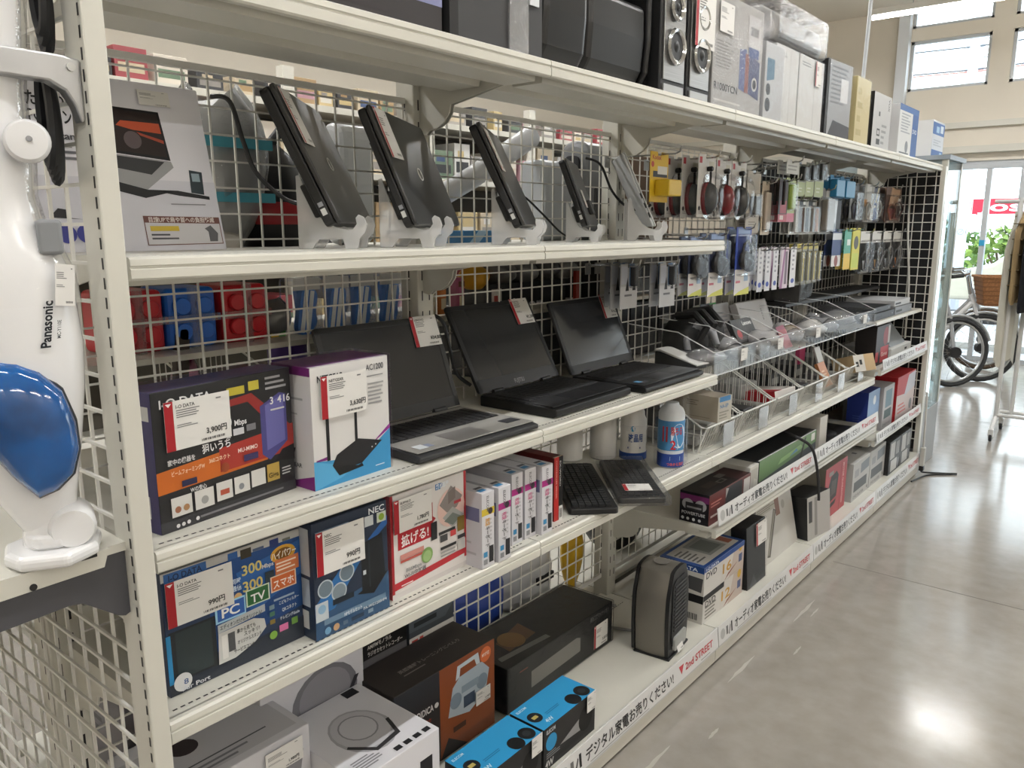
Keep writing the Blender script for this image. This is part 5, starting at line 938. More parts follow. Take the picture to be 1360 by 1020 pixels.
carton('adapter_box', 'small green and white carton behind the black strap bag', 'box', (.1, 2.34, zq), (.03, .14, .16), '#cfd2cc', {'f': [('P', [(0, .55), (1, .6), (1, 1), (0, 1)], '#3f9a3c'), ('E', .75, .8, .12, '#9fce8f'), ('R', 0, .85, .6, 1, '#1c1c1d'), ('L', .1, .2, .6, .5, 4, '#8f938f')]}, ry=R(-14))
carton('charger_pack', 'black carded charger with white lettering lying in the bins', 'pack', (.235, 2.33, zq+.02), (.02, .19, .095), '#121213', {'f': [('T', .5, .7, .24, 'Lenovo', '#d8d6d2', .42), ('E', .2, .35, .1, '#a33a3e'), ('L', .1, .1, .8, .25, 2, '#55555a')]}, ry=R(-28), body='card')
soft('foam_pouch', 'clear bag of white parts in the middle of the acrylic bins', 'bag', (.27, 2.48, zq), (.13, .15, .055), '#b9b7b5', 8, .4, film=True)
carton('gift_box', 'small pink and white packet tilted in the bins', 'packet', (.375, 2.50, zq+.004), (.03, .12, .075), '#c68e97', {'f': [('P', [(.3, .1), (.8, .3), (.75, .8), (.3, .6)], '#d8cfd0'), ('L', .35, .3, .7, .55, 3, '#b87a86')], 't': [('R', 0, 0, 1, 1, '#c990a0')]}, rz=R(25), ry=R(-25), body='packet')
carton('media_box', 'flat white carton leaning at the back of the acrylic bins', 'box', (.17, 2.56, zq), (.03, .3, .16), '#b4b3b3', {'f': [('V', .72, .75, .05, 'DATA', '#3c3c40', .32), ('R', .97, 0, 1, 1, '#8f8e90')], 't': [('R', 0, 0, 1, 1, '#c9c8c8')]}, ry=R(-22))
carton('media_box', 'narrow grey carton left of the flat white one in the bins', 'box', (.11, 2.42, zq), (.05, .14, .155), '#9d9c9d', {'f': [('L', .15, .2, .85, .8, 6, '#84848a')]}, ry=R(-12))
soft('foam_pouch', 'brown and yellow trinkets in the bin with the pink packet', 'pouch', (.28, 2.72, zq), (.11, .12, .05), '#8d7d62', 12, .5, film=True)
soft('foam_pouch', 'clear bag of white cables past the flat white carton', 'bag', (.3, 2.9, zq), (.12, .18, .06), '#c2c0bc', 15, .35, film=True)
soft('foam_pouch', 'grey bag of small parts in the next to last bin', 'bag', (.26, 3.12, zq), (.14, .16, .05), '#84868a', 18, .35, film=True)
soft('foam_pouch', 'dark grey bag of parts in the last acrylic bin', 'bag', (.26, 3.38, zq), (.16, .2, .06), '#5f6165', 21, .35, film=True)
CLT = [(.33, 2.07, '#4a4b4f', 'slate'), (.22, 2.25, '#8a8b8e', 'silver'), (.34, 2.27, '#2b2c2f', 'black'), (.33, 2.63, '#77706a', 'taupe'), (.2, 2.84, '#9b9a98', 'pale'), (.33, 3.05, '#55575b', 'steel'), (.17, 3.3, '#6d6e72', 'ash'), (.34, 3.47, '#3a3b3e', 'charcoal')]
for k, (x, y, hx, nm) in enumerate(CLT): soft('foam_pouch', 'small %s bagged part in the acrylic bins' % nm, 'bag', (x, y, zq), (.07, .1, .05), hx, 130+k, .35, film=True)
e = shelf('bin_shelf', 'thin dark shelf at the back carrying the wrapped black box', 2.95, 4.4, .17, 1.10, .012, slots=False, ribs=False, drop=.05, m=mat('#2f2f31', .5))
carton('wrapped_box', 'black device box in crinkled clear wrap at the back, under the pen packs', 'box', (.2, 3.02, 1.103), (.16, .42, .085), '#151516', {'f': [('R', .62, .05, .98, .9, '#5d5f62')]}, rz=R(12), wrap='crinkle')
e = shelf('bin_shelf', 'thin clear-edged shelf stacked with dark flat devices near the far end', 3.6, 4.5, .38, ZBIN, .015, slots=False, ribs=False, drop=.08)
for k, (x, y, z, d_, w_, h_, hx, lb) in enumerate(((.36, 3.62, ZBIN+.001, .28, .36, .035, '#1d1d1f', 'lowest black flat recorder on the clear-edged shelf'), (.35, 3.64, ZBIN+.038, .27, .3, .025, '#26282b', 'dark router slab on top of the black recorder'), (.36, 4.0, ZBIN+.001, .26, .34, .04, '#77797c', 'grey flat device at the far end of the clear-edged shelf'), (.35, 4.02, ZBIN+.043, .25, .31, .03, '#b9babb', 'pale flat device on top of the grey one'))):
    e = carton('flat_device', lb, 'device', (x, y, z), (d_, w_, h_), hx, {'f': [('R', .05, .3, .4, .6, '#0f0f10'), ('E', .9, .5, .01, '#c9cacc')]}, body='casing')

# ---------------------------------------------------------------- wire baskets
def basket(label, y0, w_=.27):
    e = thing('wire_basket', label, 'basket', (0, y0, ZW+.002), group='wire baskets on the shelf')
    W = mat('#cfcfca', .35, name='white_wire')
    rim = MB()
    for yy in (0, w_):
        MB().tube([(.05, yy, 0), (.05, yy, .2), (.14, yy, .2), (.345, yy, .085), (.365, yy, .085), (.335, yy, 0)], .0032, W, n=6).build('side_rail', e, smooth=True)
    MB().tube([(.365, 0, .085), (.365, w_, .085)], .0032, W, n=6).build('front_rail', e); MB().tube([(.05, 0, .2), (.05, w_, .2)], .0032, W, n=6).build('back_rail', e)
    MB().tube([(.335, 0, .002), (.335, w_, .002)], .003, W, n=6).build('bottom_rail', e)
    mb = MB(); r = .0018
    for i in range(1, 14):
        yy = w_*i/14; mb.tube([(.05, yy, .2), (.05, yy, 0), (.335, yy, 0), (.365, yy, .085)], r, W, n=4)
    for yy in (0, w_):
        for i in range(12):
            x = .07+.025*i; zt = .2 if x < .14 else max(.085, .2-(x-.14)*.561); mb.tube([(x, yy, 0), (x, yy, zt)], r, W, n=4)
        mb.tube([(.05, yy, .06), (.355, yy, .06)], r, W, n=4)
    for z in (.06, .12): mb.tube([(.05, 0, z), (.05, w_, z)], r, W, n=4)
    o = mb.build('wires', e, norm=False); o['kind'] = 'stuff'
    MB().box((.372, .11, -.0), (.374, .19, .08), clear('card_sleeve', milky=.35, gloss=.2, body='#d0d0ce')).build('price_sleeve', e); MB().box((.369, .118, .008), (.3705, .182, .072), P('#d2d1ce')).build('price_card', e)
    return e
BK = [1.815, 2.11, 2.405, 2.70, 2.99, 3.28]
BN = ['nearest, holding a tan carton', 'second, with black adapters', 'third, with a red and white carton', 'fourth along', 'fifth, with an orange packet', 'farthest, with a brown carton']
for i, y in enumerate(BK): basket('white wire bin basket on the shelf, ' + BN[i], y, .275)
for i, y in enumerate(BK):
    rng = random.Random(40+i)
    items = [(.32, .02, .01, .2, .1, .03, '#8c8b88', 'grey flat adapter lying in the %s basket'), (.30, .14, .012, .16, .09, .045, ['#c9c8c4', '#2a2a2c', '#55575a', '#3b3c3e', '#77787a', '#4a4a4c'][i], ['pale', 'black', 'dark grey', 'charcoal', 'grey', 'dark'][i]+' small device in the %s basket'), (.2, .05, .045, .12, .15, .06, ['#3a3b3d', '#44464a', '#8f8f8c', '#27282a', '#2d2d2f', '#6a6a68'][i], ['dark', 'slate', 'silver', 'black', 'black', 'grey'][i]+' bagged adapter at the back of the %s basket')]
    for (x, dy, dz, d_, w_, h_, hx, lb) in items:
        carton('boxed_adapter', lb % ['first', 'second', 'third', 'fourth', 'fifth', 'sixth'][i], 'adapter', (x, y+dy, ZW+.004+dz), (d_, w_, h_), hx, {'f': [('R', .1, .2, .6, .7, '#9a9a98')]}, body='casing', bevel=.004)
carton('printer_box', 'tan cardboard carton with a blue-topped label lying in the first wire basket', 'box', (.36, 1.90, ZW+.088), (.27, .085, .085), '#a89f90', {'f': [('R', 0, 0, 1, 1, '#b4b0a6'), ('R', .1, .8, .9, 1, '#4a7fae'), ('T', .15, .55, .2, 'NA-EP', '#3f6fa0', .6), ('L', .1, .1, .9, .45, 3, '#8a8880')], 's': [('R', 0, 0, 1, 1, '#aba292'), ('R', .35, .25, .5, .8, '#918878'), ('L', .55, .55, .75, .8, 3, '#7f776a'), ('L', .6, .1, .95, .16, 1, '#8a8274')]}, rz=R(-6), ry=R(0))
carton('battery_box', 'red and white carton in the third wire basket', 'box', (.33, 2.48, ZW+.052), (.2, .16, .045), '#cfcac6', {'f': [('R', 0, 0, .0, 1, '#b22c34')], 't': [('R', 0, 0, .35, 1, '#b22c34')], 's': [('R', 0, 0, 1, 1, '#a8262e')]}, rz=R(-8), ry=R(-8))
carton('packet', 'orange packet leaning in the fifth wire basket', 'packet', (.34, 3.04, ZW+.03), (.015, .09, .11), '#b8784a', {'f': [('L', .2, .3, .8, .7, 3, '#d8b28a')]}, ry=R(-25), body='sleeve')
carton('packet', 'magenta packet standing at the back of the fifth wire basket', 'packet', (.2, 3.08, ZW+.11), (.02, .07, .09), '#a8355e', {}, body='sleeve')
carton('camera_box', 'light brown carton with black squares tilted in the farthest wire basket', 'box', (.37, 3.36, ZW+.055), (.12, .16, .08), '#b59c76', {'f': [('R', 0, 0, .5, 1, '#c9c6bf'), ('R', .08, .3, .2, .6, '#2a2a2a'), ('R', .26, .4, .38, .7, '#2a2a2a')]}, rz=R(-18), ry=R(-18))
carton('packet', 'thin white card leaning in the fifth wire basket', 'packet', (.28, 3.16, ZW+.06), (.01, .07, .13), '#bdbcb8', {}, ry=R(-20), body='sleeve')

# ---------------------------------------------------------------- mesh closing the far end of the shelving, black board behind it
e = thing('wire_grid', 'white wire grid over a black board closing the far end of the shelving', 'mesh panel')
mb = MB(); t = .0022
for i in range(8): x = .035+.05*i; mb.box((x-t, 4.51-t, .2), (x+t, 4.51+t, 1.74), WIRE)
for i in range(31): z = .207+.05*i; mb.box((.034, 4.51-3*t, z-t), (.404, 4.51-t, z+t), WIRE)
o = mb.build('wires', e, norm=False); o['kind'] = 'stuff'
MB().box((.034, 4.535, .14), (.404, 4.545, 1.75), mat('#18181a', .7)).build('black_backing', e)
MB().box((.405, 4.503, .0), (.43, 4.55, 1.76), CREAM).build('front_post', e)
cable('hanging_lead', 'pair of pale cables hanging down the far end grid', [(.26, 4.49, 1.7), (.27, 4.49, 1.4), (.30, 4.49, 1.1), (.31, 4.47, .8)], .006, mat('#c9c8c2', .5))
# ---------------------------------------------------------------- low audio shelf
carton('speaker_box', 'long purple and black tube speaker carton at the near end of the low shelf', 'box', (.385, 1.815, ZA), (.105, .33, .105), '#5d2a2a', {
    's': [('R', 0, 0, 1, 1, '#17151a'), ('R', 0, .72, 1, .92, '#6d2a5e'), ('E', .28, .6, .2, '#9a9a9e', .18), ('E', .72, .6, .2, '#9a9a9e', .18), ('R', .2, .42, .8, .66, '#2a2a2e'), ('R', .25, .48, .75, .54, '#8d8d90'), ('T', .08, .26, .14, 'POWERTUBE', '#b9b9bc', .8), ('E', .12, .12, .05, '#c9c9cc'), ('E', .3, .12, .05, '#c9c9cc'), ('E', .5, .12, .05, '#c9c9cc'), ('E', .7, .12, .05, '#c9c9cc')],
    'f': [('R', 0, .0, .35, .8, '#6a2f2d'), ('R', .38, .12, .78, .95, '#34363a'), ('P', [(.38, .6), (.45, .9), (.38, .95)], '#a9a9a8'), ('R', .82, .1, .98, .9, '#c9c6c4'), ('L', .04, .55, .3, .75, 2, '#b87a74'), ('L', .04, .2, .3, .35, 1, '#d0c0bc')],
    't': [('R', .0, 0, .7, 1, '#1f1b1c'), ('R', .2, .35, .45, .65, '#3d3331'), ('R', .45, .3, .62, .5, '#6d6a66'), ('R', .48, .34, .58, .46, '#141414'), ('R', .6, .55, .75, .8, '#6d6a66')]}, sides='#35191a')
carton('adapter_box', 'plain white carton between the tube speaker and the green box', 'box', (.38, 2.15, ZA), (.12, .075, .12), '#c6c4be', {'f': [('P', [(.1, .4), (.45, .3), (.5, .6), (.9, .5), (.9, .9), (.1, .9)], '#b5b3ad')]})
carton('soundbar_box', 'long dark carton with a green field picture on the low shelf', 'box', (.38, 2.232, ZA), (.11, .60, .125), '#3c4145', {'f': [('P', [(0, .35), (1, .6), (1, 1), (0, 1)], '#6d8a62'), ('P', [(.3, .55), (.75, .65), (.7, .8), (.35, .7)], '#8fae7c'), ('P', [(.5, .6), (.65, .65), (.62, .75)], '#5f8ab8'), ('R', .9, .7, .97, .95, '#d8d6d2'), ('P', [(.68, .3), (.72, .3), (.8, .95), (.77, .95)], '#2a2c2a')], 't': [('R', 0, 0, 1, .06, '#c4c6c6'), ('R', 0, .06, 1, 1, '#1f2021')]})
tr = thing('tripod', 'folded black tripod lying on the green picture carton', 'tripod', (.27, 2.2, ZA+.148))
for dy, dz in ((0, 0), (.018, 0), (.009, .015)): MB().cyl((dy-.01, .02, dz), (dy-.01, .55, dz), .008, BLACK, n=10).build('leg', tr)
for y in (.1, .2, .32): MB().box((-.025, y, -.012), (.02, y+.03, .026), mat('#3a3b3d', .4, metal=.4)).build('leg_clamp', tr, bevel=.004)
MB().box((-.03, .5, -.01), (.03, .58, .05), BLACKM).build('head', tr, bevel=.008); MB().tube([(.0, .55, .02), (.03, .6, .04), (.03, .66, .03)], .007, BLACK).build('pan_handle', tr)
cable('hanging_strap', 'black strap dangling over the front of the green picture carton', [(.33, 2.6, .62), (.388, 2.61, .6), (.43, 2.64, .56), (.448, 2.67, .46), (.45, 2.70, .36), (.452, 2.70, .33)], .006, BLACKM, 'strap')
carton('paper_box', 'plain off-white upright carton beside the dark player', 'box', (.385, 2.86, ZA), (.16, .09, .17), '#bab6ae', {})
dp = thing('disc_player', 'dark clamshell player with a white spec card propped on it', 'player', (.37, 2.97, ZA))
MB().box((-.22, 0, 0), (0, .42, .03), mat('#1d1d1f', .3)).build('base_unit', dp, bevel=.006); MB().prism([(-.20, .03), (-.16, .03), (-.25, .21), (-.27, .21)], 'y', .01, .41, mat('#2b2c2f', .3)).build('raised_lid', dp, bevel=.004)
MB().lathe([(.07, 0), (.07, .004), (.01, .006)], mat('#3a3b3e', .25), 24, (-.08, .2, .03)).build('disc_well', dp, smooth=True)
price_tag(dp, Matrix.Translation((-.05, .05, .05)) @ Matrix.Rotation(R(-25), 4, 'Y'), .13, .13, '', '', False)
# bottom deck, far bays
for k, (z, h_) in enumerate(((ZB, .1), (ZB+.101, .1))):
    f = [('T', .05, .55, .3, 'DVD', '#2a2a2c', .25), ('R', .42, .0, 1, 1, '#b9aaa0'), ('P', [(.42, 0), (.62, 0), (.75, 1), (.42, 1)], '#c9c4be'), ('T', .45, .3, .5, '16' if k else '12', '#b98a2e', .22), ('P', [(.5, 0), (.85, .4), (.6, .2)], '#7d3a28'), ('R', .86, .3, .95, .6, '#4a567d'), ('E', .9, .85, .05, '#c9a23c')]
    s = [('R', 0, 0, 1, 1, '#c6c3bd'), ('T', .05, .45, .34, 'DVD', '#1d1d1f', .55), ('P', [(.62, .15), (.95, .1), (.98, .6), (.66, .62)], '#4b4c4e'), ('R', .05, .05, .25, .2, '#c9b83c')] if k else [('R', 0, 0, 1, 1, '#c3c0ba'), ('R', 0, .72, 1, 1, '#18181a'), ('R', .1, .78, .4, .86, '#77787a'), ('E', .25, .5, .1, '#a8a5a0'), ('B', .5, .1, .9, .32, '#444444'), ('L', .1, .1, .4, .35, 3, '#77746e')]
    if k:
        f += [('R', 0, .82, 1, 1, '#2a4a86'), ('T', .04, .85, .13, 'I-O DATA', '#dfe4ea', .3), ]; s += [('R', 0, .78, 1, 1, '#2a4a86'), ('T', .14, .81, .17, 'I-O DATA', '#dfe4ea', .72)]
    else: f += [('R', 0, .8, .5, 1, '#1f1f21'), ('L', .05, .1, .35, .6, 4, '#77746e')]
    carton('drive_box', ['white DVD drive carton at the bottom of the pair behind the fan heater', 'blue-banded DVD drive carton on top of the pair behind the fan heater'][k], 'box', (.392, 1.79, z), (.165, .315, h_), '#c9c6c1', {'f': f, 's': s, 't': [('R', 0, 0, 1, 1, '#2a4a86'), ('R', .06, .08, .94, .92, '#b7b4ae'), ('R', .35, .2, .75, .85, '#8a8c88'), ('R', .4, .28, .7, .75, '#6a6e6a'), ('L', .08, .2, .3, .8, 6, '#5d5a56'), ('R', .8, .2, .92, .6, '#9a5d4a')] if k else []})
carton('sleeve_box', 'tall black sleeve with a white price card on the bottom deck', 'box', (.405, 2.125, ZB), (.06, .17, .235), '#1e1f21', {'f': [('P', [(.1, .0), (.5, .02), (.35, .2)], '#4a4b4e')]}, wrap=True, ry=R(-4), tags=[('f', .45, .62, .095, .085, '', '')])
carton('picture_box', 'white carton with a line drawing and a slim silver recorder, leaning', 'box', (.372, 2.36, ZB), (.05, .36, .31), '#bdbab4', {
    'f': [('R', 0, .62, .55, 1, '#a9a498'), ('L', .02, .64, .52, .98, 14, '#7d776a'), ('R', .5, .5, .62, .95, '#7d5a4c'), ('P', [(.12, .08), (.2, .06), (.52, .58), (.45, .62)], '#5b564e'), ('P', [(.14, .1), (.18, .09), (.49, .58), (.46, .6)], '#8d877c'), ('E', .72, .6, .05, '#a39f96'), ('R', .62, .8, .98, .86, '#d2d0cb')]}, ry=R(-12))
carton('tablet_box', 'black cloth-like sleeve with a white edge, leaning on the red carton', 'box', (.41, 2.735, ZB), (.12, .2, .185), '#b5b2ae', {'f': [('R', .3, .05, .42, .95, '#8f8c88'), ('R', .05, .4, .2, .9, '#4a4a4c')]}, sides='#1b1c1e', top='#222325', rz=R(-8), ry=R(-5), wrap=True)
carton('heater_box', 'red carton with a black lantern drawing on the bottom deck', 'box', (.385, 2.99, ZB), (.13, .30, .245), '#a83a40', {'f': [('R', .70, 0, .73, 1, '#8c2c34'), ('V', .80, .92, .09, 'MOTOR GUARANTEED', '#d8b4b0', .8), ('P', [(.2, .3), (.55, .35), (.6, .75), (.5, .85), (.25, .8), (.15, .6)], '#26211f'), ('P', [(.27, .4), (.5, .43), (.52, .7), (.3, .7)], '#4a413c'), ('P', [(.1, .14), (.5, .22), (.55, .3), (.12, .24)], '#26211f'), ('R', .15, .82, .35, .9, '#8d867e')]}, sides='#8e8a80')
for i, (y, w_) in enumerate(((3.345, .275), (3.628, .27))):
    carton('player_box', ['white DVD player carton right after the red carton', 'white DVD player carton before the clear-fronted cases'][i], 'box', (.40, y, ZB), (.16, w_, .19), '#b6b5b3', {
        'f': [('R', .1, .22, .85, .48, '#55585a'), ('P', [(.45, .62), (.95, .66), (.95, .92), (.45, .88)], '#7b8288'), ('R', .1, .6, .35, .8, '#9c9da0'), ('T', .1, .06, .1, 'DVD PLAYER', '#7a7a7a', .6), ('E', .9, .12, .03, '#5a5a5a')],
        's': [('R', 0, 0, 1, 1, '#aeadab'), ('V', .55, .9, .18, 'DVD PLAYER', '#6a6a6c', .6), ('L', .2, .08, .6, .2, 2, '#77777a')], 't': [('R', .2, .4, .4, .6, '#3a3a3c'), ('R', .7, .3, .8, .45, '#55565a')]})
for i, y in enumerate((3.905, 4.13)):
    carton('sleeve_box', ['black case with white cards, near one of the far pair', 'black case with white cards, last on the bottom deck'][i], 'box', (.42, y, ZB), (.12, .215, .18), '#2b2b2c', {'f': [('R', .1, .45, .5, .95, '#bdbcb9'), ('R', .2, .05, .75, .4, '#c6c5c2'), ('R', .6, .5, .9, .9, '#8f8e8b'), ('R', .78, .1, .92, .35, '#77777a')]}, wrap=True, sides='#232324')
# far end shelves
carton('player_box', 'deep blue carton with a white side panel at the far end', 'box', (.37, 3.61, .386), (.1, .20, .235), '#7d9cc4', {'f': [('P', [(0, .0), (1, 0), (1, .42), (0, .3)], '#bdb9ac'), ('R', .1, .18, .9, .38, '#55585e'), ('E', .55, .78, .12, '#dfe6ee'), ('L', .2, .05, .8, .13, 1, '#5a5c60')], 's': [('R', 0, 0, 1, 1, '#26367d'), ('L', .3, .25, .7, .5, 5, '#3d4f96')]}, sides='#26367d')
carton('player_box', 'grey DVD player carton between the blue and the red one', 'box', (.385, 3.83, .386), (.2, .2, .23), '#a7a6a8', {'f': [('R', .2, .5, .8, .9, '#5d7b88'), ('R', .15, .25, .8, .45, '#2f4644'), ('T', .1, .08, .08, 'DVDVHS', '#6d6c70', .7)], 's': [('V', .3, .5, .3, 'Cuno', '#55555a', .3)]})
carton('toy_box', 'red and white carton at the end of the lower far shelf', 'box', (.395, 4.05, .386), (.2, .38, .25), '#c4b6b4', {'f': [('P', [(0, .6), (.5, .55), (1, .75), (1, 1), (0, 1)], '#a8242a'), ('P', [(.4, .5), (1, .62), (1, .98), (.6, .95)], '#b9bac4'), ('L', .1, .15, .6, .4, 3, '#c06a68'), ('E', .8, .25, .08, '#77777a')], 't': [('R', 0, 0, 1, 1, '#b02a30')], 's': [('R', 0, 0, 1, 1, '#9c2026'), ('T', .3, .7, .15, '30', '#c9786e', .3)]}, sides='#a8242a')
carton('game_box', 'black and red boxed accessory on the upper far shelf', 'box', (.37, 3.66, .746), (.1, .24, .2), '#27201f', {'f': [('R', .35, .05, .95, .45, '#a93036'), ('T', .42, .2, .15, 'Games', '#d8c0bc', .45), ('E', .7, .7, .2, '#7d2a2e'), ('R', .0, .1, .2, .35, '#a33a3a'), ('R', .85, .5, 1, .95, '#a9a6a2')], 't': [('R', 0, 0, 1, 1, '#3a3332')]}, sides='#1c1818')
ws = thing('monitor_stand', 'white and grey wedge device with a spec card on the upper far shelf', 'device', (.36, 4.0, .746))
MB().box((-.25, 0, 0), (0, .4, .05), mat('#c9c9c7', .4)).build('base_slab', ws, bevel=.004); MB().prism([(-.06, .05), (-.02, .05), (-.14, .2), (-.18, .2)], 'y', .06, .36, mat('#7f8487', .4)).build('raised_panel', ws, bevel=.004)
price_tag(ws, Matrix.Translation((-.055, .16, .075)) @ Matrix.Rotation(R(-33), 4, 'Y'), .13, .08, '', '', False); MB().box((0, .27, .018), (.001, .31, .03), DARK).build('port', ws)

# ---------------------------------------------------------------- glass showcase at the far end
gc = thing('glass_showcase', 'tall glass showcase with a glowing tube at the far end', 'showcase', (0, 0, 0))
CY0, CY1, CX0, CX1, CZ0, CZ1 = 4.56, 4.96, -.42, .425, .36, 1.80
for x, y in ((CX1-.03, CY0), (CX0, CY0), (CX1-.03, CY1-.03), (CX0, CY1-.03)): MB().box((x, y, CZ0), (x+.03, y+.03, CZ1), mat('#b9b7ac', .4, metal=.2)).build('corner_post', gc)
MB().box((CX0-.01, CY0-.01, CZ1), (CX1+.012, CY1+.02, CZ1+.025), mat('#8b939b', .4, metal=.3)).build('top_frame', gc)
MB().box((CX0, CY0, 0), (CX1, CY1, CZ0), mat('#8a8b8b', .45)).build('plinth', gc, bevel=.006)
GL2 = clear('showcase_glass', tint='#eef6f6', milky=.03, gloss=.1, rough=.01)
MB().box((CX1-.008, CY0+.03, CZ0), (CX1-.002, CY1-.03, CZ1), GL2).build('front_pane', gc); MB().box((CX0+.03, CY1-.008, CZ0), (CX1-.03, CY1-.002, CZ1), GL2).build('end_pane', gc)
MB().box((CX0+.02, CY0+.004, CZ0), (CX1-.03, CY0+.012, CZ1), mat('#8f9a9c', .6)).build('back_panel', gc)
for z in (.8, 1.2, 1.55): MB().box((CX0+.03, CY0+.03, z), (CX1-.04, CY1-.03, z+.006), GL2).build('glass_shelf', gc)
MB().cyl((.395, CY0+.2, .42), (.395, CY0+.2, 1.70), .011, mat('#f4f8ff', .4, emit=6), n=12).build('light_tube', gc)
for k, (y, z, hx) in enumerate(((4.66, .44, '#7fc0c8'), (4.74, .52, '#9ccdd4'), (4.70, .61, '#6fb4bf'))):
    soft('plush_item', 'teal soft item inside the showcase, %s of three' % ['lowest', 'middle', 'highest'][k], 'item', (.33, y, z-.079), (.1, .1, .085), hx, 60+k)
carton('router_box', 'white and blue carton standing on top of the glass showcase', 'box', (.32, 4.62, 1.826), (.16, .28, .2), '#c6cbd2', {'f': [('R', .0, .0, 1, .2, '#35609e'), ('R', .0, .62, 1, .95, '#3f6aa8'), ('R', .3, .68, .55, .85, '#9fc0da'), ('R', .65, .7, .9, .9, '#c9d6e2'), ('L', .1, .3, .8, .5, 3, '#a9b0b8'), ('R', .7, .04, .9, .16, '#8fb0d0')]}, sides='#d2d4d6')
cable('extension_lead', 'white power lead with inline switch hanging at the shelf end', [(.455, 4.47, .5), (.46, 4.475, .35), (.462, 4.48, .22), (.462, 4.485, .15)], .006, mat('#c9c8c4', .5), 'cord')
sw = thing('power_plug', 'grey inline plug block on the white lead by the showcase', 'plug', (.463, 4.485, .15)); MB().box((-.012, -.02, -.09), (.012, .02, .02), mat('#bdbcb6', .5)).build('block', sw, bevel=.004); MB().box((-.012, -.018, -.12), (.012, .018, -.09), BLACK).build('black_plug', sw, bevel=.004)
cable('extension_lead', 'black power lead running from the plug along the floor', [(.463, 4.49, .03), (.47, 4.52, .012), (.58, 4.6, .007), (.62, 4.62, .007), (.5, 4.5, .007), (.455, 4.3, .007)], .005, BLACK, 'cord')
cable('hanging_pole', 'thin grey pole hanging from the ceiling behind the far cartons', [(-.18, 4.9, 1.84), (-.16, 4.9, 2.6), (-.14, 4.9, 3.72)], .012, FRAME, 'pole')

# ---------------------------------------------------------------- far side of the shelving, seen through the mesh
def bshelf(label, ya, yb, z): 
    e = thing('rear_shelf', label, 'shelf'); MB().box((-.42, ya+.002, z-.012), (-.031, yb-.002, z), CREAM2).build('deck', e); MB().box((-.425, ya+.03, z-.035), (-.418, yb-.03, z), CREAM2).build('front_lip', e)
ZR = (1.385, 1.182, .955, .13)
for k in range(3):
    for j, z in enumerate(ZR): bshelf('rear-side cream shelf behind the mesh, %s bay, %s level' % (MOD[k], ['top', 'second', 'third', 'lowest'][j]), k*B, (k+1)*B, z)
def blockbox(label, y, hx):
    e = thing('block_case', label, 'case', (-.10, y, ZR[1]), group='brick-shaped cases behind the mesh')
    MB().box((-.12, 0, 0), (0, .112, .125), mat(hx, .35)).build('case', e, bevel=.012, seg=3)
    for a in (.032, .08):
        for b in (.036, .088): MB().lathe([(.017, 0), (.018, .002), (.018, .01), (.016, .012)], mat(hx, .35), 18, (0, a, b), 'x').build('stud', e, smooth=True)
    MB().box((.0, .048, -.0), (.0136, .064, .1265), clear('tape', milky=.12, gloss=.15, rough=.15, bump=.5)).build('clear_tape', e); MB().box((.0, -.0005, .055), (.0136, .1125, .07), clear('tape', milky=.12, gloss=.15, rough=.15, bump=.5)).build('clear_tape', e)
blockbox('red brick-shaped case with four studs, next to the corner post', .183, '#cc1f2c'); blockbox('blue brick-shaped case with four studs behind the mesh', .298, '#1f6fd8'); blockbox('red brick-shaped case with four studs, right of the blue one', .422, '#d6202c')
for k, y in enumerate((.592, .678, .758, .852)):
    e = thing('slipper_pack', 'bagged blue and white striped slippers behind the mesh, %s from the left' % ordinal(k).replace('front', 'first'), 'slippers', (-.09, y, ZR[1]+.004), group='bagged slippers behind the mesh')
    for q in range(2):
        rx = (-.18, .12)[q]; s = MB().prism([(yy+.012, zz) for yy, zz in rrect(0.0, 0, .046, .112, .02)], 'x', -.02-.02*q, -.004-.02*q, mat('#3a7ad0', .6)).build('slipper', e, loc=(0, .03*q, 0), rot=(rx, 0, 0))
        for w_ in (.010, .026): MB().box((-.0035-.02*q, .010+w_, .006), (-.0025-.02*q, .021+w_, .106), P('#e6ebf0')).build('white_stripe', s)
    MB().box((-.05, -.004, 0), (.008, .082, .128), clear('slipper_bag', milky=.03, gloss=.1, rough=.1, bump=1.0, scale=30)).build('clear_bag', e, bevel=.01); MB().box((.002, .002, .1), (.004, .076, .128), clear('bag_header', milky=.6, body='#e4e4e3', gloss=.1)).build('header', e)
def jumble(label, x, y, z, size, hx, seed, film=True, cat='bag', name='goods_bag'): return soft(name, label, cat, (x, y, z), size, hx, seed, .5, 'contents', film=film)
jumble('grey bagged bedding with teal stripes behind the mesh', -.17, .47, ZR[0]+.001, (.2, .2, .31), '#9a9b98', 71)
for z in (1.48, 1.59): MB().box((-.075, .39, z), (-.07, .55, z+.02), P('#4f98a8')).build('teal_stripe', [o for o in col.objects if o.get('label') == 'grey bagged bedding with teal stripes behind the mesh'][0]).matrix_parent_inverse = Matrix.Translation((-.17, .47, ZR[0]+.001)).inverted()
vc = thing('canister_vacuum', 'black canister vacuum with a red ring behind the mesh', 'vacuum', (-.2, .62, ZR[0]))
MB().lathe([(.07, 0), (.085, .03), (.085, .14), (.06, .2), (.03, .23)], BLACK, 22).build('body', vc, smooth=True); MB().lathe([(.086, .05), (.09, .06), (.09, .09), (.086, .1)], mat('#a5242a', .3), 22).build('red_ring', vc, smooth=True); MB().tube([(0, 0, .22), (.02, .06, .3), (.0, .08, .26), (-.02, .1, .12), (0, .1, .02)], .012, mat('#2c2c2e', .5), n=10).build('hose', vc, smooth=True)
v2 = thing('upright_vacuum', 'light grey vacuum with a fat ribbed hose behind the mesh', 'vacuum', (-.2, 1.25, ZR[0]))
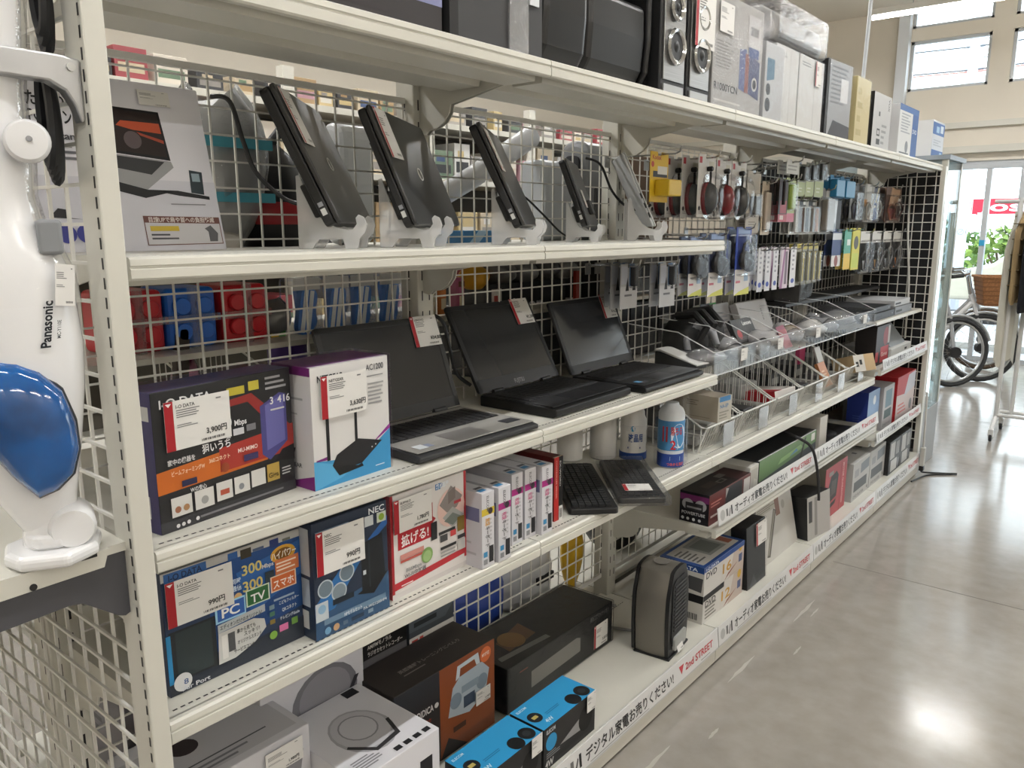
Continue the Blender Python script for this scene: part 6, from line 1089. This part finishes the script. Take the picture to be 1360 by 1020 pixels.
MB().tube([(.05, -.25, .04), (.04, -.12, .12), (.03, .05, .19), (.02, .2, .26), (0, .36, .33)], [.03, .03, .032, .035, .035], mat('#b0b2b4', .4), n=14).build('ribbed_hose', v2, smooth=True)
MB().prism(rrect(-.05, 0, .06, .26, .03), 'y', .36, .52, mat('#a9adb1', .35)).build('dust_tank', v2, bevel=.015, seg=3); MB().prism(rrect(-.04, 0, .05, .3, .04), 'y', -.45, -.34, mat('#c3c6c8', .35)).build('motor_housing', v2, bevel=.02, seg=3)
MB().tube([(.04, .56, .02), (.04, .56, .3)], .012, mat('#8d9093', .3, metal=.5), n=10).build('wand', v2)
v3 = thing('upright_vacuum', 'dark grey upright vacuum behind the small netbook', 'vacuum', (-.15, 1.80, ZR[0]))
MB().prism(rrect(-.06, 0, .06, .33, .05), 'y', -.02, .13, mat('#77797c', .35)).build('body', v3, bevel=.02, seg=3); MB().prism(rrect(-.03, .16, .03, .28, .02), 'y', -.03, -.022, BLACKM).build('handle_recess', v3); MB().box((.03, .02, .05), (.065, .1, .18), mat('#2b2c2e', .4)).build('control_panel', v3, bevel=.006)
for k in range(4): carton('rear_carton', 'black carton behind the lower mesh of the third bay, %s from the left' % ['first', 'second', 'third', 'fourth'][k], 'box', (-.07, 1.84+.21*k, ZR[2]+.001), (.2, .2, .2), ['#161617', '#232325', '#1b1a1c', '#2a2a2c'][k], {'f': [('R', .2, .5, .5, .7, ['#6a3a34', '#4a4a4c', '#9a9a98', '#3a3a3c'][k])]})
for k in range(4): carton('rear_carton', 'grey carton behind the hanging mouse packs, %s from the left' % ['first', 'second', 'third', 'fourth'][k], 'box', (-.07, 1.84+.21*k, ZR[1]+.001), (.2, .2, .19), ['#2b2b2c', '#5a5a58', '#37332f', '#1f1f20'][k], {'f': [('R', .1, .3, .7, .6, ['#8d8a84', '#2a2a2a', '#7d6a55', '#55585a'][k])]})
carton('brown_carton', 'plain brown cardboard carton behind the mesh near the tablet', 'box', (-.12, 1.94, ZR[0]), (.2, .12, .3), '#7d5f44', {}); carton('brown_carton', 'plain brown cardboard carton behind the mesh beside the yellow card', 'box', (-.1, 2.07, ZR[0]), (.2, .3, .3), '#6d523b', {})
carton('toy_box', 'bright blue striped box lying behind the third leaning laptop', 'box', (-.06, 1.14, ZR[0]), (.12, .2, .035), '#3478ae', {'f': [('P', [(.1, 0), (.3, 0), (.5, 1), (.3, 1)], '#a9c8dc')]})
carton('toy_box', 'white and orange carton low behind the first leaning laptop', 'box', (-.1, .36, ZR[0]), (.1, .12, .05), '#c9c4ba', {'f': [('R', .1, .1, .5, .8, '#d88a34')]})
carton('vacuum_box', 'black vacuum carton with white lettering behind the middle laptop', 'box', (-.16, 1.36, ZR[2]+.001), (.22, .4, .30), '#1a1a1c', {'f': [('T', .22, .68, .22, 'dyson', '#b9b9ba', .45), ('R', .02, .75, .14, .95, '#c9c2bc'), ('R', .05, .8, .1, .88, '#a8443c')]})
e = thing('red_post', 'thin red-orange post behind the mesh by the farthest laptop', 'post', (-.1, 1.72, ZR[2])); MB().box((0, 0, 0), (.012, .02, .33), mat('#b5402c', .5)).build('post', e)
for k, (y, z, h_, hx, lb) in enumerate(((1.10, ZR[1], .1, '#c9722c', 'orange spice bottle behind the mesh left of the middle laptop'), (1.06, ZR[1], .085, '#cfc8a8', 'cream panda-print packet behind the mesh'), (1.175, ZR[1], .105, '#b0587c', 'pink striped packet behind the mesh'))):
    carton('grocery_pack', lb, 'pack', (-.12, y, z), (.04, .032, h_), hx, {'f': [('R', .2, .2, .8, .5, '#e0d0b0'), ('R', .1, .75, .9, .9, '#6a3a28')]}, bevel=.006)
jumble('yellow duck-like toy behind the mesh', -.2, 1.33, ZR[1]+.06, (.1, .1, .07), '#d29a22', 80, False, 'toy', 'plush_toy')
for k in range(5): jumble('bag of black and silver parts behind the mesh, %s from the left' % ordinal(k).replace('front', 'first'), -.18, 1.42+.11*k, ZR[2]+.302, (.14, .12, .07), ['#4a4c50', '#8d9094', '#2c2d30', '#b5b6b8', '#3a3a3d'][k], 90+k)
jumble('dark bag with a green lid behind the blocks', -.14, .565, ZR[1]+.001, (.1, .09, .08), '#55575a', 101); carton('toy_box', 'small green and yellow block packet right of the red case', 'packet', (-.11, .545, ZR[1]), (.03, .04, .03), '#3f8f3c', {'f': [('R', 0, 0, .5, .3, '#cfae2c')]}, body='packet')
e = thing('purple_tin', 'purple tin with a cardboard lid behind the white router box', 'tin', (-.16, .62, ZR[2]+.001)); MB().lathe([(.045, 0), (.047, .004), (.047, .2), (.045, .205)], mat('#4b2a86', .4), 22).build('tin', e, smooth=True); MB().lathe([(.049, .2), (.05, .205), (.048, .212)], mat('#a88a6a', .6), 22).build('lid', e)
e = thing('wooden_handle', 'dark brown wooden handle poking up behind the black router box', 'handle', (-.1, .30, ZR[2]+.001), (R(-6), 0, 0)); MB().prism(rrect(-.014, 0, .014, .275, .012), 'x', -.012, .012, mat('#3b2b22', .5)).build('grip', e, bevel=.005)
jumble('pink and green bagged toys behind the black router box', -.13, .345, ZR[2]+.001, (.07, .07, .2), '#b04a78', 104)
e = thing('wire_basket', 'white wire basket on the rear shelf behind the router boxes', 'basket', (-.30, .36, ZR[2]+.002)); mb = MB()
for i in range(14): mb.tube([(.0, .014*i, .2), (.0, .014*i, 0), (.2, .014*i, 0), (.22, .014*i, .12)], .0014, WIRE, n=4)
o = mb.build('wires', e, norm=False); o['kind'] = 'stuff'; MB().tube([(0, 0, .2), (.22, 0, .12), (.22, .19, .12), (0, .19, .2)], .003, WIRE, closed=True).build('rim', e)
e = thing('rice_cooker', 'white rice cooker low behind the mesh', 'cooker', (-.22, 1.55, ZB)); MB().lathe([(.11, 0), (.13, .02), (.135, .13), (.12, .19), (.06, .215)], mat('#c4c4c4', .25), 26).build('body', e, smooth=True); MB().box((.13, -.04, .1), (.139, .05, .125), BLACKM).build('display', e); MB().tube([(0, -.12, .17), (0, -.06, .25), (0, .06, .25), (0, .12, .17)], .01, mat('#8d8e90', .4)).build('carry_handle', e)
jumble('bright blue fabric bag low behind the mesh', -.16, 1.28, ZB+.001, (.16, .24, .2), '#1f3f96', 110, False); jumble('yellow plush low behind the mesh', -.12, 1.76, ZB+.001, (.08, .09, .28), '#cfa51e', 112, False, 'toy', 'plush_toy'); jumble('black bag low behind the mesh beyond the fan heater', -.2, 2.2, ZB+.001, (.2, .4, .3), '#151517', 114, False)
for k, (y, hx) in enumerate(((.12, '#77747a'), (.3, '#1c1b1d'), (.55, '#8a8788'))): carton('rear_carton', ['grey carton', 'black lettered carton', 'pale grey carton'][k] + ' on the inner shelf seen through the near mesh', 'box', (-.08, y, .301), (.25, .16, .24), hx, {'s': [('L', .2, .3, .8, .7, 4, '#55555a')] if k != 1 else [('T', .15, .6, .16, 'Sport', '#8d8d90', .6), ('T', .15, .35, .16, 'Special', '#8d8d90', .7)]})
carton('rear_carton', 'flat brown and white carton on the upper inner shelf through the near mesh', 'box', (-.06, .2, .621), (.28, .3, .12), '#8d8880', {})

# ---------------------------------------------------------------- next row of shelving across the neighbouring aisle
RW = -1.75
e = thing('shelf_row', 'distant shelving row across the next aisle, seen through the mesh', 'shelving', (RW, 0, 0))
for k in range(6): MB().box((-.05, k*.9-.03, 0), (0, k*.9+.03, 2.15), CREAM2).build('post', e)
for z in (.15, .55, .95, 1.35, 1.7, 2.0): MB().box((-.4, -.2, z-.03), (0, 4.7, z), CREAM2).build('shelf_board', e)
MB().box((-.42, -.2, .1), (-.40, 4.7, 2.15), mat('#5d584f', .8)).build('back_board', e)
rng = random.Random(5); ct = ['#cfc6b8', '#a48a66', '#bfb096', '#94454a', '#4a5a7d', '#cfcdc8', '#8f8a84', '#3a3a3c', '#b48d97', '#6a7d68', '#d2cdc2', '#bda97c']
cn = ['cream', 'tan', 'sand', 'red', 'navy', 'white', 'grey', 'black', 'pink', 'green', 'ivory', 'straw']
for lv, z in (('second', .95), ('third', 1.35), ('fourth', 1.7), ('top', 2.0)):
    y = .9; row = []
    while y < 4.5:
        w_ = rng.uniform(.1, .24) if z < 2 else rng.uniform(.07, .16); row.append((y, w_, rng.uniform(.1, .24) if z < 2 else rng.uniform(.06, .12), rng.randrange(12))); y += w_+rng.uniform(.01, .07)
    for k, (y, w_, h_, c) in enumerate(row):
        l = cn[row[k-1][3]] if k else 'no'; r_ = cn[row[k+1][3]] if k+1 < len(row) else 'no'
        carton('distant_box', '%s goods box between %s box and %s box, %s shelf of the distant row' % (cn[c], l, r_, lv), 'box', (RW-.02, y, z+.001), (.22, w_, h_), ct[c], {'f': [('R', .1, .2, .9, .5, rng.choice(ct)), ('R', .2, .6, .6, .8, rng.choice(ct))]}, group='goods in the distant row')

# ---------------------------------------------------------------- bicycles inside the shop front
def bicycle(label, loc, rz, frame_hx, basket=True, r=.3, tyre='#2c2d2f'):
    e = thing('bicycle', label, 'bicycle', loc, (0, 0, rz)); T = mat(tyre, .7); RM = mat('#b9bcbe', .3, metal=.7); FR = mat(frame_hx, .3, coat=.4)
    for x in (0, 1.02):
        wv = MB().tube([(x+r*cos(t), 0, r+.02+r*sin(t)) for t in [2*pi*i/32 for i in range(32)]], .021, T, n=8, closed=True).build('wheel', e, smooth=True)
        MB().tube([(x+(r-.03)*cos(t), 0, r+.02+(r-.03)*sin(t)) for t in [2*pi*i/32 for i in range(32)]], .012, RM, n=6, closed=True).build('rim', wv, smooth=True)
        sp = MB()
        for i in range(18): t = 2*pi*i/18; sp.cyl((x, .02*(-1)**i, r+.02), (x+(r-.03)*cos(t), 0, r+.02+(r-.03)*sin(t)), .0012, RM, n=3)
        sp = sp.build('spokes', wv); sp['kind'] = 'stuff'
        MB().cyl((x, -.04, r+.02), (x, .04, r+.02), .022 if x else .05, BLACKM).build('hub', wv)
        MB().tube([(x+(r+.035)*cos(t), 0, r+.02+(r+.035)*sin(t)) for t in [R(a) for a in range(30, 170, 12)]], .014, RM, n=6).build('mudguard', e)
    MB().tube([(0, .0, r+.02), (.06, 0, .62), (.14, 0, .82)], .018, FR).build('fork', e); MB().tube([(.12, 0, .74), (.35, 0, .46), (.55, 0, .3)], .024, FR, n=10).build('down_tube', e); MB().tube([(.55, 0, .3), (.68, 0, .78)], .018, FR, n=10).build('seat_tube', e)
    MB().tube([(.55, 0, .3), (1.02, .0, r+.02)], .014, FR).build('chain_stay', e); MB().tube([(.66, 0, .66), (1.02, 0, r+.02)], .012, FR).build('seat_stay', e)
    MB().tube([(.14, 0, .82), (.18, 0, .98), (.2, -.12, 1.02), (.32, -.26, 1.0)], .012, CHROME).build('handlebar', e); MB().tube([(.18, 0, .98), (.2, .12, 1.02), (.32, .26, 1.0)], .012, CHROME).build('handlebar_half', e)
    for s in (-1, 1): MB().cyl((.28, s*.25, 1.005), (.38, s*.28, .995), .018, BLACKM).build('grip', e)
    MB().prism([(.58, .82), (.86, .84), (.88, .88), (.8, .9), (.6, .87)], 'y', -.07, .07, BLACKM).build('saddle', e, bevel=.02, seg=2)
    MB().lathe([(.085, 0), (.09, .01), (.085, .02)], BLACKM, 20, (.55, -.05, .3), 'y').build('chain_ring', e); MB().tube([(.55, -.06, .3), (.6, -.07, .15)], .01, RM).build('crank', e); MB().box((.56, -.16, .13), (.64, -.07, .155), BLACKM).build('pedal', e)
    if basket:
        WK = mat('#9a6a42', .8, var=.35, scale=60, name='wicker'); bk = MB(); n_ = 10
        def ring(z, s): return [(-.04+x*s, y*s, z) for x, y in ((-.16, -.14), (.12, -.14), (.12, .14), (-.16, .14))]
        MB().loft([ring(.72, .72), ring(.98, 1.1)], WK).build('basket', e, bevel=.01)
        MB().tube(ring(.985, 1.12), .012, WK, closed=True).build('basket_rim', e)
        for i in range(6): MB().tube(ring(.74+.04*i, .75+.055*i), .006, mat('#7d5230', .8), n=5, closed=True).build('wicker_band', e)
    return e
bicycle('white city bicycle with a wicker basket beyond the showcase', (.16, 8.0, 0), R(205), '#d6d7d8')
bicycle('dark-tyred silver bicycle half hidden by the glass showcase', (.02, 7.55, 0), R(222), '#aeb0b3', False, .3)
bicycle('bicycle with tan tyres behind the white one', (.05, 8.75, 0), R(200), '#8f9092', False, .29, '#4a3a2a')

# ---------------------------------------------------------------- clothes rack on castors
rk = thing('garment_rack', 'white tubular garment rack on castors at the right edge', 'rack', (.64, 5.75, 0))
RWH = mat('#d3d3d2', .35, name='white_tube')
for x, y in ((0, 0), (.07, .14), (1.2, 0), (1.27, .14)): 
    MB().cyl((x, y, .14), (x, y, 1.62), .014, RWH, n=12).build('upright', rk)
for y0_ in (0, .14): MB().cyl((0, y0_, .16), (1.27, y0_, .16), .012, RWH).build('lower_bar', rk); MB().cyl((-.15, y0_, 1.6), (1.27, y0_, 1.6), .012, RWH).build('hanging_bar', rk)
for x in (0, 1.27):
    MB().tube([(x, -.14, .075), (x, -.02, .14), (x, .16, .14), (x, .28, .075)], .014, RWH, n=10).build('foot_bar', rk)
    for y in (-.14, .28):
        c = MB().lathe([(.018, -.01), (.026, -.008), (.026, .008), (.018, .01)], BLACKM, 16, (x, y, .027), 'x').build('castor', rk); MB().box((x-.016, y-.014, .03), (x+.016, y+.014, .085), RWH).build('castor_fork', c, bevel=.004)
def garment(label, x, w_, top, bot, hx, seed, pat=None):
    rng = random.Random(seed); e = thing('garment', label, 'garment', (x, 5.82, 0), (0, 0, R(-14))); n = 20; rings = []
    for j in range(9):
        t = j/8; z = top+(bot-top)*t; ww = w_*(.25+.75*min(1, t*4))*(1+.05*sin(5*t))
        rings.append([(.025*cos(a)*(1+.5*sin(6*a+seed)) , ww*.5*sin(a)*(1+.05*sin(7*a+3*t)), z+.03*sin(3*a+seed)*t) for a in [2*pi*i/n for i in range(n)]])
    MB().loft(rings, mat(hx, .85, var=.06, scale=12, bump=.2)).build('cloth', e, smooth=True)
    if pat:
        for z in [bot+.1*i for i in range(1, int((top-bot)/.1))]: MB().box((-.03, -w_*.45, z), (.034, w_*.45, z+.006), P(pat)).build('check_line', e)
    MB().tube([(0, 0, top-.01), (0, 0, top+.04), (0, .02, top+.07)], .003, STEEL, n=5).build('hanger_hook', e); MB().tube([(0, -w_*.2, top-.03), (0, 0, top+.01), (0, w_*.2, top-.03)], .006, mat('#8a6a4a', .6), n=6).build('hanger', e)
    return e
garment('long cream coat with loose belt, nearest on the garment rack', .635, .3, 1.53, .52, '#c9c6ba', 1); garment('checked tan garment behind the cream coat', .69, .36, 1.55, .95, '#9c8560', 2, '#6a5a40'); garment('dark navy coat on the garment rack', .75, .4, 1.54, .9, '#15161c', 3); garment('brown jacket farther along the garment rack', .87, .4, 1.54, .85, '#6d5a48', 4)
